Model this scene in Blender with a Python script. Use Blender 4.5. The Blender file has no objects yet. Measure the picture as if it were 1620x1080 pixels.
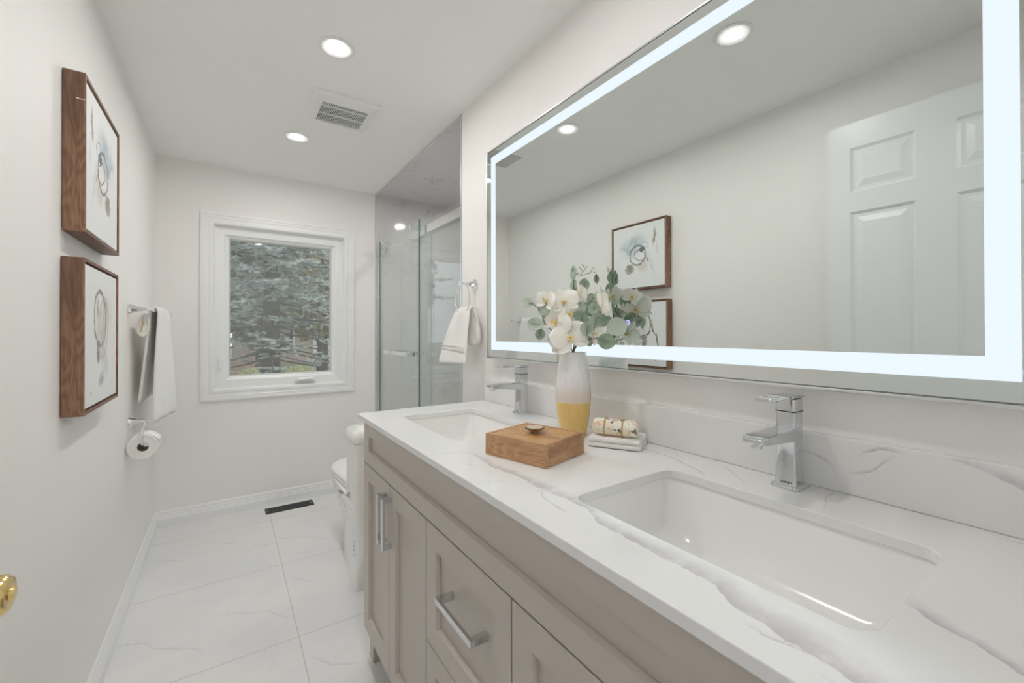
import bpy, bmesh, math, random
from mathutils import Vector, Matrix, Euler, noise
random.seed(7)
sc = bpy.context.scene
COL = sc.collection
R = math.radians
PI = math.pi

# ------------------------------------------------------------------ camera
W, D, H = 1.3411, 3.3924, 2.2936          # room width (x), window wall (y), ceiling (z)
cd = bpy.data.cameras.new('camera'); cam = bpy.data.objects.new('camera', cd); COL.objects.link(cam)
cd.sensor_width = 36; cd.lens = 14.9176; cd.shift_y = -17.38 / 1620; cd.clip_start = 0.01; cd.clip_end = 200
cam.location = (0.3642, 0.0, 1.1950)
cam.rotation_mode = 'QUATERNION'
_q = Euler((R(90 + 0.2962), 0, R(-33.9223)), 'XYZ').to_matrix() @ Matrix.Rotation(R(-0.09), 3, 'Z')
cam.rotation_quaternion = _q.to_quaternion()
sc.camera = cam

# ------------------------------------------------------------------ world, exposure
sc.view_settings.view_transform = 'Standard'; sc.view_settings.look = 'None'
sc.view_settings.exposure = 0.0; sc.view_settings.gamma = 1.0; sc.view_settings.use_curve_mapping = False
sc.cycles.max_bounces = 20; sc.cycles.diffuse_bounces = 14; sc.cycles.glossy_bounces = 8
sc.cycles.transparent_max_bounces = 24; sc.cycles.transmission_bounces = 8
sc.cycles.use_denoising = True; sc.cycles.sample_clamp_indirect = 6.0
wd = bpy.data.worlds.new('world'); sc.world = wd; wd.use_nodes = True
wb = wd.node_tree.nodes['Background']; wb.inputs[0].default_value = (0.86, 0.93, 1.0, 1); wb.inputs[1].default_value = 1.6
sd = bpy.data.lights.new('sun', 'SUN'); sd.energy = 1.6; sd.angle = R(20); sd.color = (1, .95, .86)
sun = bpy.data.objects.new('sun', sd); COL.objects.link(sun); sun.rotation_euler = (R(48), R(18), R(20)); sun.location = (4, 2, 12)
LAMP = 385.0        # strength of the ceiling lamps' diffusers
STRIP = 1.05       # strength of the lit mirror border
HALL_FILL = 38.0        # strength of the added, unseen fill lamp in the hallway behind the camera

# ------------------------------------------------------------------ material helpers
def mat(name, col=(.8, .8, .8), rough=.5, metal=0., spec=.5, coat=0., emit=None, estr=0., sss=0., bump=None, trans=0.):
    m = bpy.data.materials.new(name); m.use_nodes = True
    b = m.node_tree.nodes['Principled BSDF']
    b.inputs['Base Color'].default_value = (*col, 1); b.inputs['Roughness'].default_value = rough
    b.inputs['Metallic'].default_value = metal; b.inputs['Specular IOR Level'].default_value = spec
    b.inputs['Coat Weight'].default_value = coat; b.inputs['Coat Roughness'].default_value = .08
    b.inputs['Transmission Weight'].default_value = trans
    if sss: b.inputs['Subsurface Weight'].default_value = sss; b.inputs['Subsurface Scale'].default_value = .01
    if emit: b.inputs['Emission Color'].default_value = (*emit, 1); b.inputs['Emission Strength'].default_value = estr
    if bump:
        nt = G(m); n = nt.n('ShaderNodeTexNoise'); n.inputs['Scale'].default_value = bump[0]; n.inputs['Detail'].default_value = 4
        nt.l(nt.pos(), n.inputs['Vector'])
        bp = nt.n('ShaderNodeBump'); bp.inputs['Strength'].default_value = bump[1]; bp.inputs['Distance'].default_value = bump[2]
        nt.l(n.outputs['Fac'], bp.inputs['Height']); nt.l(bp.outputs[0], b.inputs['Normal'])
    return m

class G:
    """small node-graph writer"""
    def __init__(s, m): s.m = m; s.t = m.node_tree; s.b = s.t.nodes.get('Principled BSDF'); s._p = None
    def n(s, k): return s.t.nodes.new(k)
    def l(s, a, b): s.t.links.new(a, b)
    def pos(s):
        if not s._p: s._p = s.n('ShaderNodeNewGeometry').outputs['Position']
        return s._p
    def obj(s): return s.n('ShaderNodeTexCoord').outputs['Object']
    def val(s, sock, v):
        if isinstance(v, (int, float)): sock.default_value = v
        elif isinstance(v, tuple): sock.default_value = v
        else: s.l(v, sock)
    def math(s, op, a, b=0., c=0., clamp=False):
        k = s.n('ShaderNodeMath'); k.operation = op; k.use_clamp = clamp
        s.val(k.inputs[0], a); s.val(k.inputs[1], b); s.val(k.inputs[2], c); return k.outputs[0]
    def mr(s, v, a, b, c=0., d=1., smooth=True):
        k = s.n('ShaderNodeMapRange'); k.clamp = True
        if smooth: k.interpolation_type = 'SMOOTHSTEP'
        s.val(k.inputs['Value'], v); s.val(k.inputs['From Min'], a); s.val(k.inputs['From Max'], b); s.val(k.inputs['To Min'], c); s.val(k.inputs['To Max'], d)
        return k.outputs[0]
    def noise(s, vec, scale, detail=3, rough=.5, dist=0.):
        k = s.n('ShaderNodeTexNoise'); s.l(vec, k.inputs['Vector']); k.inputs['Scale'].default_value = scale
        k.inputs['Detail'].default_value = detail; k.inputs['Roughness'].default_value = rough; k.inputs['Distortion'].default_value = dist
        return k.outputs['Fac']
    def sep(s, vec):
        k = s.n('ShaderNodeSeparateXYZ'); s.l(vec, k.inputs[0]); return k.outputs
    def comb(s, x, y, z):
        k = s.n('ShaderNodeCombineXYZ'); s.val(k.inputs[0], x); s.val(k.inputs[1], y); s.val(k.inputs[2], z); return k.outputs[0]
    def mapping(s, vec, scale=(1, 1, 1), rot=(0, 0, 0), loc=(0, 0, 0)):
        k = s.n('ShaderNodeMapping'); s.l(vec, k.inputs[0]); k.inputs['Scale'].default_value = scale; k.inputs['Rotation'].default_value = rot
        k.inputs['Location'].default_value = loc; return k.outputs[0]
    def mix(s, f, a, b):
        k = s.n('ShaderNodeMix'); k.data_type = 'RGBA'; s.val(k.inputs[0], f)
        for i, v in ((6, a), (7, b)):
            if isinstance(v, tuple): k.inputs[i].default_value = (*v, 1) if len(v) == 3 else v
            else: s.l(v, k.inputs[i])
        return k.outputs[2]
    def ramp(s, f, stops):
        k = s.n('ShaderNodeValToRGB'); s.l(f, k.inputs[0]); e = k.color_ramp.elements
        while len(e) < len(stops): e.new(.5)
        for q, (p, c) in zip(e, stops): q.position = p; q.color = (*c, 1)
        return k.outputs[0]
    def curve(s, v, pts):
        k = s.n('ShaderNodeFloatCurve'); s.l(v, k.inputs[1]); c = k.mapping.curves[0]
        k.mapping.use_clip = False
        while len(c.points) < len(pts): c.points.new(.5, .5)
        for q, p in zip(c.points, pts): q.location = p; q.handle_type = 'AUTO'
        k.mapping.update(); return k.outputs[0]
    def bump(s, h, strength=.3, dist=.001):
        k = s.n('ShaderNodeBump'); k.inputs['Strength'].default_value = strength; k.inputs['Distance'].default_value = dist
        s.l(h, k.inputs['Height']); s.l(k.outputs[0], s.b.inputs['Normal'])

def vein(g, u, v, pts, w0, w1, soft, nz, line=1.0, box=None):
    """one marble vein that follows the polyline pts (u ascending); returns (band, line) factors"""
    pts = sorted(pts); u0, u1 = pts[0][0], pts[-1][0]; vs = [p[1] for p in pts]; v0 = min(vs) - .01; v1 = max(vs) + .01
    t = g.mr(u, u0, u1, smooth=False)
    path = g.curve(t, [((a - u0) / (u1 - u0), (b - v0) / (v1 - v0)) for a, b in pts])
    tgt = g.math('MULTIPLY_ADD', path, v1 - v0, v0)
    d = g.math('ADD', g.math('SUBTRACT', v, tgt), nz)
    ad = g.math('ABSOLUTE', d)
    wid = g.mr(t, 0, 1, w0, w1, smooth=False)
    ends = g.math('MULTIPLY', g.mr(u, u0 - .004, u0 + .03), g.mr(u, u1 - .03, u1 + .004, 1, 0))
    e = g.math('ADD', d, g.math('MULTIPLY', wid, .45))
    band = g.math('MULTIPLY', g.mr(e, -.0015, .0010, 0, soft), g.math('SUBTRACT', 1, g.math('DIVIDE', e, g.math('MULTIPLY', wid, 1.35)), clamp=True))
    ln = g.mr(g.math('ABSOLUTE', e), .0003, .0018, line, 0)
    f = g.math('MAXIMUM', band, ln)
    return g.math('MULTIPLY', f, ends)

def many_max(g, fs):
    r = fs[0]
    for f in fs[1:]: r = g.math('MAXIMUM', r, f)
    return r

# ------------------------------------------------------------------ materials
M = {}
M['wall'] = mat('wall_paint', (.865, .850, .834), .55, bump=(900, .05, .0005))
M['ceiling'] = mat('ceiling_paint', (.90, .90, .885), .7)
M['trim'] = mat('trim_paint', (.86, .865, .87), .3)
M['door'] = mat('door_paint', (.82, .835, .85), .28)
M['pvc'] = mat('window_vinyl', (.86, .865, .865), .3)
M['pvc_grey'] = mat('window_gasket', (.55, .56, .55), .4)
M['dark'] = mat('dark_gap', (.02, .02, .02), .6)
M['cab'] = mat('greige_lacquer', (.525, .472, .418), .33)
M['chrome'] = mat('chrome', (.88, .89, .9), .06, 1.)
M['chrome_dark'] = mat('darkened_chrome', (.70, .72, .745), .05, 1.)  # chrome with dark slate reflections put into its base colour
M['steel'] = mat('satin_aluminium', (.80, .81, .81), .22, 1.)
M['brass'] = mat('polished_brass', (.83, .62, .27), .16, 1.)
M['ceramic'] = mat('ceramic', (.86, .86, .845), .08, coat=.5)
M['sinkw'] = mat('sink_ceramic', (.86, .86, .84), .14, coat=.2)
M['plastic'] = mat('white_plastic', (.84, .84, .83), .35)
M['blackmetal'] = mat('black_metal', (.02, .02, .022), .4, .3)
M['canvas'] = mat('canvas', (.80, .80, .79), .7)
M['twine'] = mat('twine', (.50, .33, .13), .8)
M['stem'] = mat('brown_stem', (.10, .06, .04), .6)
M['stemg'] = mat('green_stem', (.12, .17, .08), .6)
M['yellow'] = mat('yellow_throat', (.78, .62, .26), .6)
M['bark'] = mat('bark', (.055, .045, .04), .9, bump=(18, .8, .03))
M['paper'] = mat('tissue_paper', (.87, .86, .84), .9, bump=(500, .15, .001))
M['card'] = mat('cardboard', (.35, .27, .2), .8)
M['acrylic'] = mat('white_acrylic', (.82, .82, .81), .15, coat=.3)

def lamp_mat(name, col, s):
    m = bpy.data.materials.new(name); m.use_nodes = True; t = m.node_tree; t.nodes.clear()
    e = t.nodes.new('ShaderNodeEmission'); e.inputs[0].default_value = (*col, 1); e.inputs[1].default_value = s
    o = t.nodes.new('ShaderNodeOutputMaterial'); t.links.new(e.outputs[0], o.inputs[0]); return m
M['lamp'] = lamp_mat('lamp_diffuser', (1., .975, .945), LAMP)
M['hallfill'] = lamp_mat('hall_fill_diffuser', (.94, .97, 1.), HALL_FILL)
M['touch'] = lamp_mat('touch_sensor_light', (.25, .28, .95), 1.1)
M['touchring'] = lamp_mat('touch_sensor_ring_light', (.72, .75, 1.), 1.1)
# the frosted lit border: brightest at its inner edge
m = lamp_mat('lit_border', (.81, .91, .965), STRIP); M['strip'] = m

def mirror_mat():
    m = mat('mirror_silver', (.80, .835, .815), .0, 1.); return m
M['mirror'] = mirror_mat()
M['glassedge'] = mat('mirror_glass_edge', (.10, .16, .14), .2)

def glass(name, tint, refl=1.0, haze=0.):
    """thin architectural glass: transparent, with Fresnel reflection"""
    m = bpy.data.materials.new(name); m.use_nodes = True; t = m.node_tree; t.nodes.clear(); g = G(m)
    tr = g.n('ShaderNodeBsdfTransparent'); tr.inputs[0].default_value = (*tint, 1)
    gl = g.n('ShaderNodeBsdfGlossy'); gl.inputs['Roughness'].default_value = .0; gl.inputs[0].default_value = (1, 1, 1, 1)
    ge = g.n('ShaderNodeNewGeometry'); dt = g.n('ShaderNodeVectorMath'); dt.operation = 'DOT_PRODUCT'   # Schlick, the same from both sides
    g.l(ge.outputs['Incoming'], dt.inputs[0]); g.l(ge.outputs['Normal'], dt.inputs[1])
    c5 = g.math('POWER', g.math('SUBTRACT', 1., g.math('ABSOLUTE', dt.outputs['Value']), clamp=True), 5.)
    fres = g.math('MULTIPLY_ADD', c5, .96, .04)
    mx = g.n('ShaderNodeMixShader'); g.l(g.math('MULTIPLY', fres, refl, clamp=True), mx.inputs[0]); g.l(tr.outputs[0], mx.inputs[1]); g.l(gl.outputs[0], mx.inputs[2])
    out = mx.outputs[0]
    if haze:
        df = g.n('ShaderNodeBsdfDiffuse'); df.inputs[0].default_value = (.78, .82, .8, 1)
        m2 = g.n('ShaderNodeMixShader'); m2.inputs[0].default_value = haze; g.l(out, m2.inputs[1]); g.l(df.outputs[0], m2.inputs[2]); out = m2.outputs[0]
    o = g.n('ShaderNodeOutputMaterial'); g.l(out, o.inputs[0]); return m
M['winglass'] = glass('window_glass', (.95, .955, .96), 1., .10)  # diffuse haze veils the pane in place of the bright room's reflection
M['showerglass'] = glass('shower_glass', (.95, .972, .96), 1., .035)
M['glassrim'] = mat('green_glass_edge', (.10, .17, .17), .15)

def wood(name, c1, c2, c3, axis=2, scale=1.0, rough=.5, dark=.0):
    m = mat(name, c1, rough); g = G(m); o = g.obj()
    sc_ = [9, 9, 9]; sc_[axis] = 1.8
    p = g.mapping(o, tuple(q * scale for q in sc_))
    n1 = g.noise(p, 1.6, 3, .5, .6)
    rings = g.math('FRACT', g.math('MULTIPLY', n1, 12.))
    rings = g.math('ABSOLUTE', g.math('MULTIPLY_ADD', rings, 2., -1.))
    sf = [260, 260, 260]; sf[axis] = 6
    fib = g.noise(g.mapping(o, tuple(q * scale for q in sf)), 1., 3, .6)
    col = g.mix(g.mr(rings, .0, 1.), c1, c2)
    col = g.mix(g.mr(fib, .35, .75, 0, .45), col, c3)
    col = g.mix(g.mr(g.noise(p, .9, 2), .50, .72, 0, .8), col, c3)
    g.l(col, g.b.inputs['Base Color']); g.bump(fib, .15, .0004); return m
M['walnut'] = wood('walnut', (.36, .20, .12), (.25, .125, .072), (.11, .052, .032), 2, 1.0, .45)
M['walnut_h'] = wood('walnut_rail', (.22, .115, .066), (.15, .075, .042), (.085, .04, .024), 1, 1.0, .45)
M['acacia'] = wood('acacia', (.60, .36, .19), (.47, .25, .12), (.24, .11, .045), 0, 2.2, .45)
M['acacia_top'] = wood('acacia_top', (.64, .39, .17), (.48, .25, .09), (.32, .15, .05), 0, 2.6, .4)
M['maple'] = wood('acacia_side', (.62, .38, .20), (.48, .26, .13), (.30, .14, .06), 1, 2.2, .45)

def quartz():
    m = mat('veined_quartz', (.86, .86, .85), .06, spec=.45); g = G(m); p = g.pos(); X, Y, Z = g.sep(p)
    n1 = g.noise(p, 15, 6, .62); n2 = g.noise(p, 130, 2, .5)
    nz = g.math('MULTIPLY_ADD', n1, .034, -.017)
    nz2 = g.math('MULTIPLY_ADD', n2, .004, -.002)
    nn = g.math('ADD', nz, nz2)
    f = []
    V1 = [(.06, .800), (.123, .820), (.169, .836), (.235, .838), (.299, .862), (.341, .866), (.395, .868), (.471, .864), (.509, .876), (.575, .885), (.621, .881), (.671, .881), (.735, .878), (.819, .868), (.937, .881)]
    f.append(vein(g, Y, X, V1, .036, .014, .62, nn, .6))
    f.append(vein(g, Y, X, [(.50, .872), (.56, .884), (.62, .874), (.70, .868)], .022, .008, .6, nn, .3))
    f.append(vein(g, Y, X, [(.532, .837), (.551, .836), (.606, .847), (.658, .868)], .004, .006, .4, nn, .5))
    f.append(vein(g, X, Y, [(.765, .988), (.781, .988), (.814, .982), (.857, .96), (.90, .91)], .004, .006, .3, nn, .55))
    f.append(vein(g, Y, X, [(.831, .832), (.875, .817), (.909, .784)], .004, .003, .3, nn, .45))
    f.append(vein(g, X, Y, [(.778, .743), (.807, .74), (.836, .712), (.849, .673)], .003, .004, .3, nn, .55))
    f.append(vein(g, Y, X, [(.03, .935), (.062, .955), (.095, .972), (.122, .984), (.155, 1.008)], .006, .022, .6, nn, .6))
    f.append(vein(g, Y, X, [(.513, 1.202), (.543, 1.217), (.578, 1.233), (.626, 1.252), (.70, 1.262), (.80, 1.25)], .006, .010, .5, nn, .5))
    f.append(vein(g, Y, X, [(.60, 1.262), (.64, 1.285), (.69, 1.30)], .004, .004, .3, nn, .4))
    f.append(vein(g, Y, X, [(.429, 1.21), (.468, 1.242), (.542, 1.305)], .004, .006, .3, nn, .5))
    f.append(vein(g, X, Y, [(1.203, .302), (1.25, .317), (1.323, .330)], .004, .006, .3, nn, .5))
    f.append(vein(g, Y, X, [(.03, 1.30), (.096, 1.304), (.123, 1.311)], .004, .004, .2, nn, .6))
    f.append(vein(g, Y, X, [(.169, .822), (.191, .820), (.213, .811), (.24, .806)], .006, .004, .3, nn, .55))
    f.append(vein(g, X, Y, [(1.02, 1.56), (1.08, 1.54), (1.16, 1.55), (1.25, 1.58)], .005, .005, .4, nn, .3))
    f.append(vein(g, Y, X, [(.05, .79), (.12, .795), (.17, .805)], .004, .004, .2, nn, .35))
    top = many_max(g, f)
    topm = g.mr(Z, .8935, .8945, 1, 1)
    b = []
    b.append(vein(g, Y, Z, [(.318, .915), (.328, .932), (.335, .945), (.353, .955), (.377, .96), (.40, .955)], .006, .004, .45, nz2, .7))
    b.append(vein(g, Y, Z, [(.225, .989), (.256, .991), (.275, .983), (.295, .968)], .008, .004, .6, nz2, .7))
    b.append(vein(g, Y, Z, [(.236, .986), (.256, .966), (.269, .951), (.31, .934)], .005, .004, .5, nz2, .7))
    b.append(vein(g, Y, Z, [(.04, .925), (.097, .972), (.124, .984), (.148, .992), (.18, .995)], .022, .006, .6, nz2, .4))
    b.append(vein(g, Y, Z, [(1.150, .99), (1.158, .93), (1.178, .885)], .004, .003, .3, nz2, .35))
    b.append(vein(g, Y, Z, [(.66, .90), (.685, .96), (.703, .998)], .004, .003, .3, nz2, .45))
    b.append(vein(g, Y, Z, [(1.30, .90), (1.34, .94), (1.42, .99)], .004, .003, .3, nz2, .3))
    bs = many_max(g, b)
    onb = g.mr(X, 1.3195, 1.3205, 0, 1); up = g.mr(Z, .8945, .896, 0, 1)
    isb = g.math('MAXIMUM', g.math('MULTIPLY', onb, up), 0.)
    fac = g.math('ADD', g.math('MULTIPLY', top, g.math('SUBTRACT', 1., isb)), g.math('MULTIPLY', bs, isb))
    patch = g.mr(g.noise(p, 28, 3, .6), .3, .6, .45, 1.)
    fac = g.math('MULTIPLY', fac, patch)
    g.l(g.mix(fac, (.79, .79, .785), (.37, .35, .39)), g.b.inputs['Base Color'])
    return m
M['quartz'] = quartz()

def floor_tile():
    m = mat('marble_floor_tile', (.72, .72, .72), .22); g = G(m); p = g.pos(); X, Y, Z = g.sep(p)
    nn = g.math('ADD', g.math('MULTIPLY_ADD', g.noise(p, 9, 5, .6), .08, -.04), g.math('MULTIPLY_ADD', g.noise(p, 60, 3), .01, -.005))
    F = [([(.0, 2.94), (.06, 2.90), (.16, 2.83), (.253, 2.778)], .006, .5), ([(.297, 3.035), (.344, 2.94), (.47, 2.864), (.512, 2.783), (.596, 2.769)], .008, .6),
         ([(.611, 2.823), (.743, 2.752), (.9, 2.599)], .012, .6), ([(.349, 2.184), (.443, 2.14), (.564, 2.044), (.604, 1.946)], .009, .6),
         ([(.0, 2.19), (.106, 2.154), (.141, 2.095), (.267, 2.01), (.30, 1.921)], .010, .7), ([(.609, 1.826), (.637, 1.703), (.668, 1.661), (.765, 1.588)], .012, .7),
         ([(.608, 2.398), (.655, 2.295), (.762, 2.222)], .008, .55), ([(.159, 2.477), (.185, 2.42), (.2, 2.384)], .006, .5),
         ([(.0, 1.5), (.2, 1.42), (.42, 1.38), (.6, 1.25)], .012, .6), ([(.0, .9), (.2, .95), (.5, .8), (.75, .7)], .012, .6), ([(.30, 3.25), (.36, 3.2), (.42, 3.17)], .006, .5), ([(.47, 1.62), (.50, 1.75), (.53, 1.84)], .007, .4)]
    f = many_max(g, [vein(g, X, Y, a, w, w, .5, nn, l * .8) for a, w, l in F])
    def grout(c, off, step):
        q = g.math('DIVIDE', g.math('SUBTRACT', c, off), step)
        q = g.math('ABSOLUTE', g.math('SUBTRACT', q, g.math('ROUND', q)))
        return g.mr(q, .0008 / step, .0022 / step, 1, 0)
    gr = g.math('MAXIMUM', grout(Y, 1.862, .627), grout(X, .602, 1.254))
    cl = g.noise(p, 2.2, 4, .6)
    base = g.mix(g.mr(cl, .35, .7), (.80, .80, .80), (.745, .75, .755))
    c = g.mix(g.math('MULTIPLY', f, .6), base, (.42, .42, .44))
    c = g.mix(g.math('MULTIPLY', gr, .75), c, (.45, .44, .42))
    g.l(c, g.b.inputs['Base Color']); g.bump(g.math('SUBTRACT', 1, gr), .4, .0006)
    return m
M['floor'] = floor_tile()

def wall_tile():
    m = mat('shower_marble_tile', (.66, .65, .65), .08, coat=.2); g = G(m); p = g.pos()
    q = g.mapping(p, (1, 1, 1), (.5, .3, .8))
    n = g.noise(q, 1.5, 6, .62, .8)
    v = g.mr(g.math('ABSOLUTE', g.math('SUBTRACT', n, .5)), 0, .012, 1, 0)
    mask = g.mr(g.noise(p, 2.4, 2), .45, .65)
    c = g.mix(g.math('MULTIPLY', g.math('MULTIPLY', v, mask), .55), (.64, .63, .635), (.36, .35, .36))
    g.l(c, g.b.inputs['Base Color']); return m
M['tile'] = wall_tile()

def terry(name, col):
    m = mat(name, col, .95, spec=.1); g = G(m); p = g.pos()
    n = g.noise(p, 700, 2, .6); g.bump(n, .6, .0016)
    g.b.inputs['Sheen Weight'].default_value = .3; return m
M['towel'] = terry('terry_cloth', (.86, .85, .83))
M['towel2'] = terry('terry_cloth_cream', (.84, .81, .77))

def leafmat():
    m = mat('eucalyptus_leaf', (.2, .27, .19), .5); g = G(m); o = g.obj(); ob = g.n('ShaderNodeObjectInfo')
    n = g.noise(g.pos(), 55, 3, .5); X, Y, Z = g.sep(o)
    c = g.ramp(ob.outputs['Random'], [(0, (.24, .33, .24)), (.35, (.37, .46, .37)), (.7, (.50, .57, .46)), (1, (.31, .41, .33))])
    c = g.mix(g.mr(n, .4, .7, 0, .45), c, (.48, .55, .45))
    g.l(c, g.b.inputs['Base Color']); g.b.inputs['Subsurface Weight'].default_value = .0
    return m
M['leaf'] = leafmat()
def petalmat():
    m = mat('orchid_petal', (.86, .84, .76), .55); g = G(m); o = g.obj(); X, Y, Z = g.sep(o)
    r = g.n('ShaderNodeVectorMath'); r.operation = 'LENGTH'; g.l(o, r.inputs[0])
    n = g.noise(g.pos(), 120, 3)
    f = g.math('MULTIPLY', g.mr(r.outputs['Value'], .004, .018, 1, 0), g.mr(n, .3, .6))
    g.l(g.mix(g.math('MULTIPLY', f, .7), (.87, .855, .79), (.80, .68, .30)), g.b.inputs['Base Color']); return m
M['petal'] = petalmat()
def vasemat():
    m = mat('dipped_ceramic', (.84, .81, .79), .2, coat=.5); g = G(m); o = g.obj(); X, Y, Z = g.sep(o)
    a = g.math('ARCTAN2', Y, X); fl = g.math('SINE', g.math('MULTIPLY', a, 46.))
    n = g.noise(g.comb(g.math('MULTIPLY', a, 12.), 0., g.math('MULTIPLY', Z, 14.)), 1.6, 3, .7)
    zz = g.math('MULTIPLY_ADD', n, .002, Z)
    up = g.mix(g.mr(Z, .11, .16), (.80, .71, .62), (.86, .86, .86))
    up = g.mix(g.mr(n, .4, .75, 0, .35), up, (.70, .64, .57))
    lo = g.mix(g.mr(n, .3, .7), (.80, .53, .15), (.85, .62, .25))
    g.l(g.mix(g.mr(zz, .0985, .0995), lo, up), g.b.inputs['Base Color']); g.bump(fl, .5, .0008)
    g.l(g.mr(Z, .0985, .0995, .5, .18), g.b.inputs['Roughness']); return m
M['vase'] = vasemat()
def soapmat():
    m = mat('floral_wrapping_paper', (.8, .7, .5), .45); g = G(m); p = g.pos()
    n1 = g.noise(p, 48, 3, .6); n2 = g.noise(g.mapping(p, (1, 1, 1), (1, 2, .3)), 62, 3, .65); n3 = g.noise(g.mapping(p, (1, 1, 1), (2, .4, 1.3)), 55, 2, .5)
    c = g.mix(g.mr(n3, .45, .6), (.84, .76, .58), (.84, .84, .78))
    c = g.mix(g.mr(n1, .57, .62), c, (.80, .42, .30))
    c = g.mix(g.mr(n2, .585, .615), c, (.10, .15, .08))
    g.l(c, g.b.inputs['Base Color']); return m
M['soap'] = soapmat()
def slicemat():
    m = mat('wood_slice', (.3, .2, .12), .7); g = G(m); o = g.obj(); X, Y, Z = g.sep(o)
    r = g.math('SQRT', g.math('ADD', g.math('MULTIPLY', X, X), g.math('MULTIPLY', Y, Y)))
    n = g.noise(o, 160, 3)
    rg = g.math('SINE', g.math('MULTIPLY', g.math('ADD', r, g.math('MULTIPLY', n, .002)), 3500.))
    c = g.mix(g.mr(rg, -1, 1, 0, .5), (.60, .52, .40), (.42, .33, .22))
    c = g.mix(g.mr(r, .0205, .0222), c, (.16, .09, .05))
    side = g.mix(g.mr(g.noise(g.mapping(o, (1, 1, .2)), 300, 3), .4, .6), (.14, .08, .045), (.50, .30, .14))
    g.l(g.mix(g.mr(Z, .0135, .0142), side, c), g.b.inputs['Base Color']); return m
M['slice'] = slicemat()
def needlemat(name, a, b, s=1.):
    m = mat(name, a, .7); g = G(m)
    n = g.noise(g.pos(), 2.6 * s, 3)
    g.l(g.mix(g.mr(n, .35, .65), a, b), g.b.inputs['Base Color']); return m
M['spruce'] = needlemat('blue_spruce_needles', (.17, .21, .20), (.62, .66, .63), 3.2)
M['foliage'] = needlemat('hedge_leaves', (.10, .13, .08), (.19, .20, .12), .5)
M['foliage_y'] = needlemat('yellowing_leaves', (.16, .18, .09), (.34, .29, .13))
M['shrub'] = needlemat('pale_shrub_leaves', (.42, .46, .20), (.62, .62, .34), 3)
M['lawn'] = needlemat('lawn', (.13, .16, .07), (.2, .2, .1))
M['drive'] = mat('asphalt', (.22, .21, .21), .9)
M['siding'] = mat('pale_siding', (.52, .50, .50), .6)
M['roof'] = mat('shingles', (.14, .13, .13), .9)
M['deck'] = mat('brown_timber', (.26, .17, .12), .7)
def brick():
    m = mat('mauve_brick', (.3, .22, .2), .9); g = G(m); k = g.n('ShaderNodeTexBrick')
    X, Y, Z = g.sep(g.pos()); g.l(g.comb(X, Z, 0.), k.inputs[0]); k.inputs['Scale'].default_value = 3
    k.inputs['Color1'].default_value = (.30, .22, .20, 1); k.inputs['Color2'].default_value = (.22, .17, .16, 1); k.inputs['Mortar'].default_value = (.4, .38, .36, 1)
    g.l(k.outputs[0], g.b.inputs['Base Color']); return m
M['brick'] = brick()

def art(name, specs, y0, z0, w):
    """abstract watercolour blobs on a white canvas. specs in canvas fractions: (u, v, ru, rv, rot, kind, col, strength)"""
    m = mat(name, (.8, .8, .8), .6); g = G(m); X, Y, Z = g.sep(g.pos()); p = g.pos()
    u = g.math('DIVIDE', g.math('SUBTRACT', y0 + w, Y), w); v = g.math('DIVIDE', g.math('SUBTRACT', z0 + w, Z), w)
    n = g.noise(p, 22, 4, .6); nf = g.noise(p, 80, 4, .6)
    nu = g.math('MULTIPLY_ADD', n, .16, -.08); nv = g.math('MULTIPLY_ADD', nf, .06, -.03)
    U = g.math('ADD', u, nu); V = g.math('ADD', v, nv)
    col = (.79, .80, .80)
    for (cu, cv, ru, rv, rot, kind, c, st) in specs:
        uu, vv = (U, V) if kind != 'ring' else (g.math('ADD', u, g.math('MULTIPLY', nu, .3)), v)
        a = g.math('SUBTRACT', uu, cu); b = g.math('SUBTRACT', vv, cv); co, si = math.cos(rot), math.sin(rot)
        x = g.math('DIVIDE', g.math('ADD', g.math('MULTIPLY', a, co), g.math('MULTIPLY', b, si)), ru)
        y = g.math('DIVIDE', g.math('SUBTRACT', g.math('MULTIPLY', b, co), g.math('MULTIPLY', a, si)), rv)
        r = g.math('SQRT', g.math('ADD', g.math('MULTIPLY', x, x), g.math('MULTIPLY', y, y)))
        if kind == 'soft': f = g.mr(r, .2, 1.1, st, 0)
        elif kind == 'blob': f = g.mr(r, .75, 1., st, 0)
        else:
            f = g.math('MULTIPLY', g.mr(g.math('ABSOLUTE', g.math('SUBTRACT', r, 1.)), .04, .13, st, 0), g.mr(nf, .30, .55, .2, 1))
        if kind != 'ring': f = g.math('MULTIPLY', f, g.mr(n, .3, .6, .45, 1))
        col = g.mix(f, col, c)
    g.l(col, g.b.inputs['Base Color']); return m

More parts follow.
